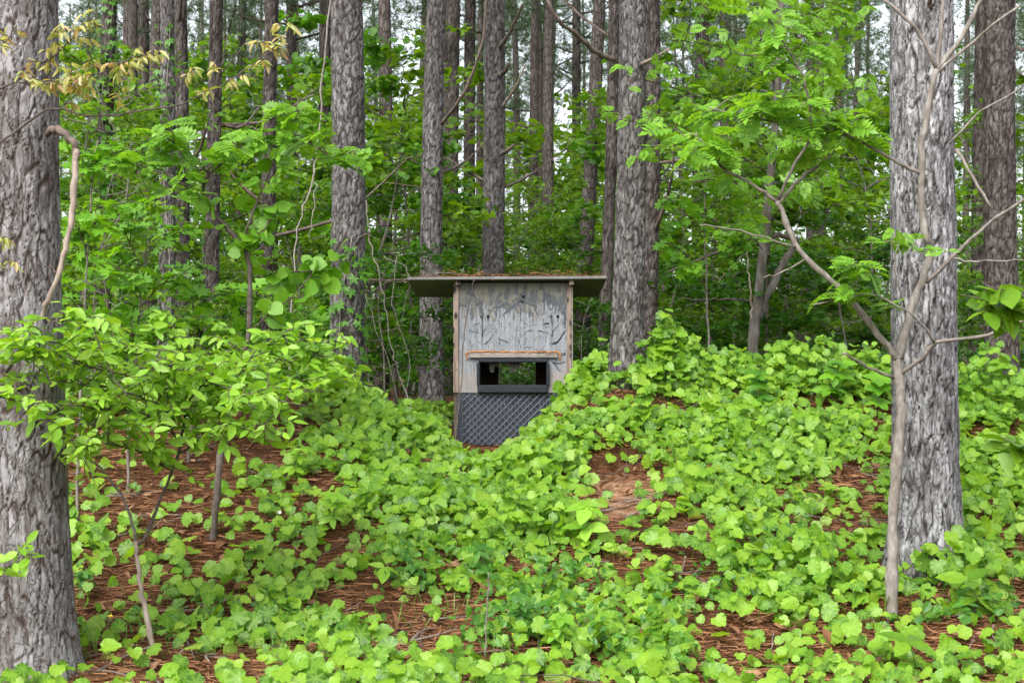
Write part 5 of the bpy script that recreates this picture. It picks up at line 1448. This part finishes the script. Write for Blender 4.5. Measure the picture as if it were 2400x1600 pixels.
def creeper(key, d, pts, n, label, seed, size=.085):
    """Leaves of a creeper growing up the face of a trunk."""
    root_, axis, radius = PINES[key]
    g = np.random.default_rng(seed)
    c0 = np.array(root_.location)
    py0, py1, dens = pts
    zs = EYE + (HY - g.uniform(py0, py1, n)) / F * d - c0[2]
    th = g.uniform(-2.9, -.2, n)
    ax = axis(zs); r = radius(zs) + g.uniform(.01, .09, n)
    P = np.stack([ax[:, 0] + r * np.cos(th), ax[:, 1] + r * np.sin(th), zs], -1) + c0
    Nn = np.stack([np.cos(th) * .7, np.sin(th) * .9, np.full(n, .55)], -1) + g.normal(0, .35, (n, 3))
    R = frames(Nn, np.array([0, 0, -1.0]) + g.normal(0, .5, (n, 3)), g)
    b = np.array([c0[0], c0[1], c0[2]])
    rt = thing('creeper', b, label, 'creeper', 'creepers climbing the pine trunks')
    z = np.linspace(0, zs.max(), 30); a = axis(z); rr = radius(z) + .006; th2 = -1.4 + .5 * np.sin(z * 2 + seed)
    Buf().add(*tube(np.stack([a[:, 0] + rr * np.cos(th2), a[:, 1] + rr * np.sin(th2), z], -1), .006, 5)).obj('stem', M['vine_stem'], rt, smooth=True)
    place_leaves(rt, b, STAR5 if seed % 2 else MAPLE, M['creeper'], P, R, size * g.uniform(.7, 1.25, n), 70)
creeper('blind_left', 15.4, (560, 960, 1), 110, 'green creeper with five-part leaves climbing the grey trunk beside the blind', 3, .11)
creeper('left_pale', 16.4, (60, 760, 1), 120, 'creeper leaves dotted up the pale grey trunk among the saplings', 5, .09)
creeper('far_center', 50, (0, 600, 1), 160, 'vine leaves clothing the dark slim pine above the roof', 4, .16)
creeper('left_behind_oak', 25, (0, 500, 1), 120, 'creeper leaves on the dark trunk behind the yellow oak leaves', 7, .13)
creeper('right_mid', 30, (40, 600, 1), 120, 'creeper leaves on the trunk half lost in foliage', 9, .14)

# ------------------------------------------------------------------ ground cover: grape vines, straw, litter, weeds
BARE = [(330, 1120, 240, 120, .85), (650, 985, 70, 60, .9), (250, 1430, 150, 110, .80), (450, 1270, 150, 90, .6), (700, 1210, 60, 40, .5), (350, 1575, 420, 55, .9), (880, 1400, 110, 45, .85), (1080, 1500, 140, 80, .85),
        (1445, 1165, 155, 135, 1.0), (1420, 1330, 100, 40, .5), (1700, 1480, 110, 80, .75), (2230, 1510, 130, 60, .85), (2030, 1490, 90, 60, .7), (2370, 1430, 60, 50, .8), (1740, 1060, 40, 20, .6), (2350, 1240, 70, 50, .6),
        (840, 1275, 80, 40, .65), (1960, 1260, 60, 30, .6), (560, 1060, 120, 60, .5), (1650, 1350, 60, 40, .4), (1800, 1200, 50, 30, .4)]
def bare(px, py):
    v = np.ones(len(px))
    for cx, cy, rx, ry, s in BARE:
        q = ((px - cx) / rx) ** 2 + ((py - cy) / ry) ** 2
        v *= 1 - s * np.exp(-q ** 1.5 * .9)
    return v

VINES = [(560, 1180, 'sparse vine leaves on the straw slope under the round-leaved sapling'), (330, 1330, 'sparse vine leaves on the straw slope round the crooked white-barked sapling'),
         (680, 1420, 'bright vine patch at the foot of the bank beside the straw gap'), (900, 1130, 'dense vine mat below the blind on the side of the creeper-clad trunk'),
         (1120, 1060, 'vine crest growing up against the foot of the lattice'), (1180, 1230, 'dense vine mat in the middle of the bank straight below the blind'),
         (1380, 960, 'vine mound climbing over the corner of the lattice skirt'), (1300, 1480, 'bright vine and weed tangle at the bottom middle of the bank'),
         (1650, 1000, 'dense vine bank beneath the fork-stemmed hardwood'), (1620, 1240, 'vine mat beside the bare clay scoop'),
         (1850, 1420, 'bright large-leaved vine sprawl before the pale forked sapling'), (1930, 1080, 'dense vine mat against the silvery pine'),
         (2220, 1380, 'vine patch round the foot of the silvery pine'), (2340, 1050, 'vine bank under the brown furrowed trunk at the edge')]
def vines():
    g = np.random.default_rng(101)
    n = 88000
    y = 8.2 + (18.5 - 8.2) * g.uniform(0, 1, n) ** .9
    x = g.uniform(-.37, .37, n) * y
    z = ground(x, y)
    px, py = project(np.c_[x, y, z])
    dens = .64 * bare(px, py)
    clump = vnoise(x * 1.5, y * 1.5, 11) * .6 + vnoise(x * 4, y * 4, 12) * .4
    dens *= np.clip((clump - .27) * 4.2, 0.03, 1)
    dens = np.where((px < 620) & (py > 960), dens * .72, dens)
    dens = np.where((px > 820) & (py < 1230), dens * 1.9, dens)
    dens = np.where((px > 1150) & (py < 1300), dens * 1.2, dens)
    dens = np.where(y > 15.4, dens * .55, dens)
    area = 1.0
    inside_blind = (np.abs(x) < .72) & (y > 15.75) & (y < 17.6)
    lane = (x > -.66) & (x < .2) & (y > 14.3) & (y < 15.8)
    m = (g.uniform(0, 1, n) < dens * .40 * area) & ~inside_blind & ~(lane & (g.uniform(0, 1, n) < .8))
    x, y, z, clump = x[m], y[m], z[m], clump[m]
    # vines piled up in mounds along the crest
    MOUNDS = [(.85, 14.9, .22, .30, 190), (1.40, 14.2, .17, .56, 230), (.72, 15.0, .2, .30, 150), (1.62, 14.6, .3, .26, 150), (2.15, 14.7, .22, .20, 90), (2.62, 14.6, .3, .34, 190), (3.3, 14.5, .28, .30, 160), (3.0, 15.0, .22, .42, 120), (4.35, 14.2, .3, .42, 200), (4.75, 13.6, .3, .34, 160),
              (-1.55, 14.6, .2, .16, 90), (-1.75, 14.3, .25, .18, 110), (2.0, 13.2, .3, .20, 110), (3.4, 13.0, .3, .24, 110), (-.9, 13.6, .3, .16, 110), (.15, 11.2, .3, .26, 140), (1.55, 10.7, .3, .24, 130), (2.0, 10.3, .3, .28, 150), (.2, 12.4, .3, .2, 120), (-.5, 11.6, .3, .2, 110), (2.9, 10.2, .25, .24, 100)]
    hum = np.zeros(len(x))
    for cx, cy, sg, hh, k in MOUNDS:
        ax_, ay_ = cx + g.normal(0, sg * .7, k), cy + g.normal(0, sg * .7, k)
        x = np.r_[x, ax_]; y = np.r_[y, ay_]; z = np.r_[z, ground(ax_, ay_)]; clump = np.r_[clump, np.full(k, .5)]
        q = np.exp(-(((ax_ - cx) / sg) ** 2 + ((ay_ - cy) / sg) ** 2) * .6)
        hum = np.r_[hum, hh * q * g.beta(1.6, 1.0, k) * 1.15]
    n = len(x)
    hump = .10 * np.exp(-((y - 14.6) / .7) ** 2) * vnoise(x * 2.2, y * 2.2, 31) * 2
    lanef = 1 - .8 * np.exp(-((x + .28) / .42) ** 2 - ((y - 14.6) / 1.3) ** 2)
    h = (.03 + (.04 + .22 * np.clip(clump, 0, 1)) * g.beta(1.1, 1.5, n) + hump * g.beta(2.0, 1.1, n)) * lanef + hum
    P = np.c_[x, y, z + h]
    Nn = np.array([0, -.75, .9]) + g.normal(0, .48, (n, 3))
    D = np.c_[g.normal(0, .8, n), g.normal(-.5, .5, n), g.normal(-.5, .4, n)]
    R = frames(Nn, D, g)
    S = g.triangular(.035, .085, .142, n)
    cen = np.array([ground_hit(a, b)[:2] for a, b, _ in VINES])
    own = np.argmin(((x[:, None] - cen[None, :, 0]) / .8) ** 2 + ((y[:, None] - cen[None, :, 1]) / 1.5) ** 2, axis=1)
    kind = g.integers(0, 3, n)
    for k, (a, b, label) in enumerate(VINES):
        s = own == k
        if s.sum() < 5: continue
        base = np.array([cen[k, 0], cen[k, 1], float(ground(*cen[k]))])
        r = thing('grape_vine', base, label, 'vine', 'wild grape vines over the bank')
        mat = M['vine'] if cen[k, 1] < 12.6 else M['vine']
        for q, tm in ((0, GRAPE), (1, GRAPE2), (2, GRAPE3)):
            w = s & (kind == q)
            place_leaves(r, base, tm, mat, P[w], R[w], S[w], 32, 'leaf')
        # runners
        sb = 0
        idx = np.where(s)[0]
        for j in range(7):
            p0 = P[g.choice(idx)]; dd = g.normal(0, 1, 2); dd /= np.linalg.norm(dd); L = g.uniform(.5, 1.3)
            q = p0[:2] + dd * np.linspace(0, L, 8)[:, None] + g.normal(0, .03, (8, 2))
            zz = ground(q[:, 0], q[:, 1]) + .03 + .05 * np.abs(np.sin(np.linspace(0, 5, 8) + j))
            Buf().add(*tube(np.c_[q, zz], np.linspace(.005, .002, 8), 4)).obj('runner', M['twig'], r, origin=base, smooth=True)
        # leaf stalks
        pick = idx[g.uniform(0, 1, len(idx)) < .5]
        st = Buf()
        A = P[pick]; B = A + np.c_[g.normal(0, .05, len(pick)), g.uniform(0, .08, len(pick)), np.zeros(len(pick))]; B[:, 2] = ground(B[:, 0], B[:, 1])
        w_ = np.array([.0016, 0, 0])
        V = np.stack([A - w_, A + w_, B + w_, B - w_], 1).reshape(-1, 3)
        T = (np.array([(0, 1, 2), (0, 2, 3)])[None] + (np.arange(len(pick)) * 4)[:, None, None]).reshape(-1, 3)
        stuff(st.add(V, T).obj('leaf_stalks', M['weed'], r, origin=base))
vines()

def litter():
    g = np.random.default_rng(55)
    n = 90000
    y = 8.0 + 7.8 * g.uniform(0, 1, n); x = g.uniform(-.37, .37, n) * y
    px, py = project(np.c_[x, y, ground(x, y)])
    clay = np.exp(-(((px - 1440) / 60) ** 2 + ((py - 1150) / 60) ** 2))
    m = g.uniform(0, 1, n) > clay * .92
    x, y = x[m], y[m]
    needle_mesh('pine_straw', np.c_[x, y, ground(x, y) + .006 + g.exponential(.010, len(x))], g, 'red-brown pine straw strewn over the forest floor and bank', .17, .10, .0042)
    n = 1500
    y = 8.2 + 6.8 * g.uniform(0, 1, n); x = g.uniform(-.36, .36, n) * y
    b = Buf()
    P = np.c_[x, y, ground(x, y) + .02]
    scatter(b, BLADE_CURL, P, frames(np.array([0, -.2, 1.]) + g.normal(0, .8, (n, 3)), None, g), g.uniform(.05, .12, n))
    tag(b.obj('dead_leaf_litter', M['dry_leaf']), 'curled dry brown leaves scattered over the pine straw', 'dead leaves', kind='stuff')
    tb = Buf()
    for i in range(170):
        yy = g.uniform(8.4, 14.5); xx = g.uniform(-.35, .35) * yy; az = g.uniform(0, 6.28); L = g.uniform(.12, .5)
        q = np.array([[xx, yy], [xx + math.cos(az) * L * .5, yy + math.sin(az) * L * .5], [xx + math.cos(az) * L, yy + math.sin(az) * L]]) + g.normal(0, .015, (3, 2))
        tb.add(*tube(catmull(np.c_[q, ground(q[:, 0], q[:, 1]) + g.uniform(.01, .05, 3)], 6), np.linspace(.006, .003, 6) * g.uniform(.6, 1.4), 5))
    tag(tb.obj('twig_litter', M['twig_grey']), 'small grey twigs fallen on the pine straw', 'twigs', kind='stuff')
    # grass tufts and weeds
    gb, wb = Buf(), Buf()
    for cx, cy, k, rad in ((240, 1520, 46, .35), (1120, 1330, 30, .22), (1070, 1430, 24, .25), (640, 1540, 16, .2), (950, 1470, 14, .2), (1180, 1560, 20, .25), (700, 1450, 12, .2), (2000, 1380, 10, .2)):
        c = ground_hit(cx, cy)
        for i in range(k):
            q = c[:2] + g.normal(0, rad * .5, 2); z = float(ground(*q)); L = g.uniform(.10, .26); az = g.uniform(0, 6.28); ln = g.uniform(.2, .9)
            d = np.array([math.cos(az) * ln, math.sin(az) * ln, 1.0]); d /= np.linalg.norm(d)
            s = np.array([-math.sin(az), math.cos(az), 0]) * .003
            p0 = np.array([q[0], q[1], z]); p1 = p0 + d * L * .6; p2 = p0 + d * L + (0, 0, -.25 * L * ln)
            gb.add([p0 - s, p0 + s, p1 + s, p1 - s, p2], [(0, 1, 2), (0, 2, 3), (3, 2, 4)])
    tag(gb.obj('grass_blades', M['grass']), 'thin grass tufts sprouting through the pine straw', 'grass', kind='stuff')
    for cx, cy, k, rad, sz in ((1260, 1490, 260, .45, .055), (1330, 1400, 120, .3, .055), (960, 1370, 110, .22, .05), (1880, 1330, 130, .30, .06), (650, 1440, 70, .3, .045), (1140, 1500, 60, .2, .05), (480, 1480, 50, .3, .045), (2180, 1300, 90, .3, .07), (2260, 1440, 70, .25, .075), (1180, 1400, 90, .25, .05), (330, 1480, 40, .3, .04), (820, 1500, 60, .3, .045), (1640, 1400, 80, .3, .055), (1500, 1560, 120, .35, .06)):
        c = ground_hit(cx, cy)
        q = c[:2] + g.normal(0, rad * .5, (k, 2)); z = ground(q[:, 0], q[:, 1]) + g.uniform(.02, .26, k) * (1 if k > 80 else .6)
        scatter(wb, BLADE_W, np.c_[q, z], frames(np.array([0, -.5, 1.]) + g.normal(0, .5, (k, 3)), None, g), sz * g.uniform(.7, 1.3, k))
    tag(wb.obj('weed_foliage', M['weed']), 'small-leaved green weeds growing among the vines', 'weeds', kind='stuff')
litter()

# seedlings standing out of the vine mat
def seedling(px, py, h, n, size, tm, mat, label, seed, tiers=1):
    b = ground_hit(px, py); g = np.random.default_rng(seed)
    s = Sapling('seedling', b, label, 'seedling', 'seedlings standing out of the vines', seed)
    top = b + (g.normal(0, .05), g.normal(-.04, .03), h)
    C = s.stem('stem', [b - (0, 0, .03), (b + top) / 2 + (g.normal(0, .03), 0, 0), top], .0045, .0022, M['weed'] if tiers == 1 else M['twig'], 10, 5, wob=.002)
    for k in range(tiers):
        c = C[-1 - int(k * 8 / tiers)]
        a = np.arange(n) / n * 6.283 + g.uniform(0, 6)
        D = np.stack([np.cos(a), np.sin(a), np.full(n, -.25)], -1); Nn = np.array([0, -.45, 1.0]) + g.normal(0, .25, (n, 3))
        s.leaves.setdefault('l', []).append((np.repeat(c[None], n, 0), frames(Nn, D, g), size * g.uniform(.8, 1.15, n)))
    s.finish({'l': (tm, mat)}, 60)
for a in ((1370, 1300, .34, 5, .17, BLADE_W, M['cherry'], 'pale broad-leaved seedling standing above the vines below the clay scoop', 1, 2), (900, 1385, .16, 3, .14, BLADE_W, M['cherry'], 'bright three-leaved seedling beside the straw gap', 2, 1),
          (2190, 1345, .28, 3, .16, BLADE_W, M['cherry'], 'three-leaved seedling just before the foot of the silvery pine', 3, 2), (2275, 1450, .24, 3, .17, BLADE_W, M['yellowish'], 'three-leaved seedling over the straw near the silvery pine foot', 4, 2), (2300, 1370, .22, 3, .14, BLADE_W, M['yellowish'], 'small three-leaved seedling behind the one over the straw', 5, 1),
          (1960, 960, .42, 5, .17, MAPLE, M['oakleaf'], 'maple-leaved seedling on the crest beside the silvery pine', 6, 3), (2060, 985, .36, 4, .16, MAPLE, M['oakleaf'], 'second maple-leaved seedling, nearer the silvery pine', 7, 3), (1800, 965, .34, 4, .14, MAPLE, M['creeper'], 'maple-leaved seedling on the crest by the fork-stemmed hardwood', 8, 3),
          (1330, 1535, .24, 6, .09, BLADE_W, M['feather'], 'leafy weed seedling at the bottom of the bank in the weed tangle', 9, 4), (1240, 1510, .30, 6, .08, BLADE_W, M['weed'], 'taller leafy weed beside the lowest yellow flower', 10, 5), (1120, 1370, .24, 7, .12, BLADE, M['weed'], 'narrow-leaved weed above the upright bare stem', 11, 2),
          (1900, 1370, .26, 5, .11, BLADE_W, M['dogwood'], 'dark bramble seedling among the large-leaved vines', 12, 3), (760, 1250, .28, 6, .12, BLADE, M['cherry'], 'pointed-leaved seedling on the straw slope near the white flowers', 13, 3), (700, 1130, .26, 6, .12, BLADE, M['cherry'], 'pointed-leaved seedling under the spread of the leafy sapling', 14, 3),
          (2150, 1590, .22, 4, .17, BLADE_W, M['yellowish'], 'broad-leaved seedling at the bottom edge near the pale bare stick', 15, 1), (980, 1390, .18, 5, .07, BLADE_W, M['weed'], 'small bluish weed beside the bright three-leaved seedling', 16, 3), (1500, 1020, .40, 5, .11, GRAPE, M['vine'], 'vine shoot standing up before the grey pine at the roof edge', 17, 4),
          (600, 1330, .18, 4, .10, GRAPE, M['vine'], 'lone vine shoot on the straw slope', 18, 2), (200, 1400, .16, 5, .08, BLADE_W, M['weed'], 'small weed at the foot of the thick plated pine', 19, 3), (1650, 1180, .26, 4, .13, GRAPE3, M['vine'], 'upright vine shoot beside the clay scoop', 20, 2)):
    seedling(*a)

# flowers
def flower(px, py, r, petals, mat, label, name, lift=.16):
    c = ground_hit(px, py + 12); c[2] += lift; c = at(px, py, c[1])
    rt = thing(name, c, label, 'flower')
    pt = Buf().add(*blade_leaf(.34, .1, .2)).mesh('petal', mat)
    for i in range(petals):
        a = i / petals * 6.283
        o = link('petal', pt, rt); nrm = np.array([[.1, -.75, .65]]); d = np.array([[math.cos(a), .5 * math.sin(a), math.sin(a)]])
        m = np.eye(4); m[:3, :3] = frames(nrm, d)[0] * r; o.matrix_basis = Matrix(m.tolist())
    g0 = float(ground(c[0], c[1])) - c[2]
    Buf().add(*tube([(0, 0, g0), (.005, .01, g0 * .5), (0, .004, -.002)], .0018, 4)).obj('stem', M['weed'], rt)
W, Y = M['white_petal'], M['yellow_petal']
for a in ((655, 1200, .018, 5, W, 'small white flower on the straw slope near the grey stem', 'white_flower'), (717, 1295, .024, 5, W, 'larger white flower among vine leaves on the straw slope', 'white_flower'), (2010, 1355, .026, 5, W, 'white flower in the large-leaved vines beside the pale sapling', 'white_flower'), (2080, 1360, .016, 4, W, 'tiny white flower touching the pale sapling stem', 'white_flower'),
          (258, 1441, .018, 5, Y, 'yellow flower on the straw near the thick plated pine', 'yellow_flower'), (501, 1424, .016, 5, Y, 'yellow flower beside the grey fallen stick', 'yellow_flower'), (669, 1447, .016, 5, Y, 'yellow flower in the bright vine patch by the straw gap', 'yellow_flower'), (1055, 1341, .015, 5, Y, 'yellow flower above the straw gap in the middle', 'yellow_flower'), (1202, 1414, .018, 5, Y, 'yellow flower beside the upright bare stem', 'yellow_flower'), (1205, 1486, .020, 5, Y, 'lowest yellow flower, at the edge of the weed tangle', 'yellow_flower')):
    flower(*a)

# sticks
def stick(pts, r0, r1, mat, label, name='stick'):
    P = [at(*p) for p in pts]; b = P[0]
    o_ = limb(P, r0, r1, 14, 6, wob=.004, seed=len(label))
    (v, t), C = o_
    tag(Buf().add(v, t).obj(name, mat, None, origin=(0, 0, 0), smooth=True), label, 'stick')
def dg(px, py): return ground_hit(px, py)[1]
stick([(340, 1555, dg(340, 1555)), (390, 1510, dg(390, 1512)), (450, 1460, dg(450, 1470)), (505, 1425, dg(505, 1450) - .05), (530, 1400, dg(530, 1450) - .1)], .007, .004, M['twig_grey'], 'grey fallen stick propped on the straw below the crooked sapling')
stick([(1137, 1545, dg(1137, 1545)), (1140, 1470, dg(1137, 1545)), (1144, 1390, dg(1137, 1545)), (1145, 1340, dg(1137, 1545))], .005, .004, M['twig_grey'], 'thin bare upright stem in the straw gap', 'bare_stem')
stick([(2330, 1515, dg(2330, 1520)), (2370, 1485, dg(2370, 1500)), (2430, 1440, dg(2430, 1470))], .010, .007, M['limb_pale'], 'pale bare stick at the edge of the straw near the silvery pine')
stick([(1795, 1560, dg(1795, 1560)), (1808, 1520, dg(1795, 1560)), (1812, 1480, dg(1795, 1560))], .005, .003, M['twig_grey'], 'short curved bare stem standing in the straw under the large-leaved vines', 'bare_stem')
stick([(1712, 880, 15.2), (1733, 910, 15.1), (1748, 940, 15.0)], .014, .012, M['limb_pale'], 'broken pale stub leaning before the fork-stemmed hardwood', 'broken_stub')
print('objects', len(bpy.data.objects), 'tris', sum(len(m.polygons) for m in bpy.data.meshes))
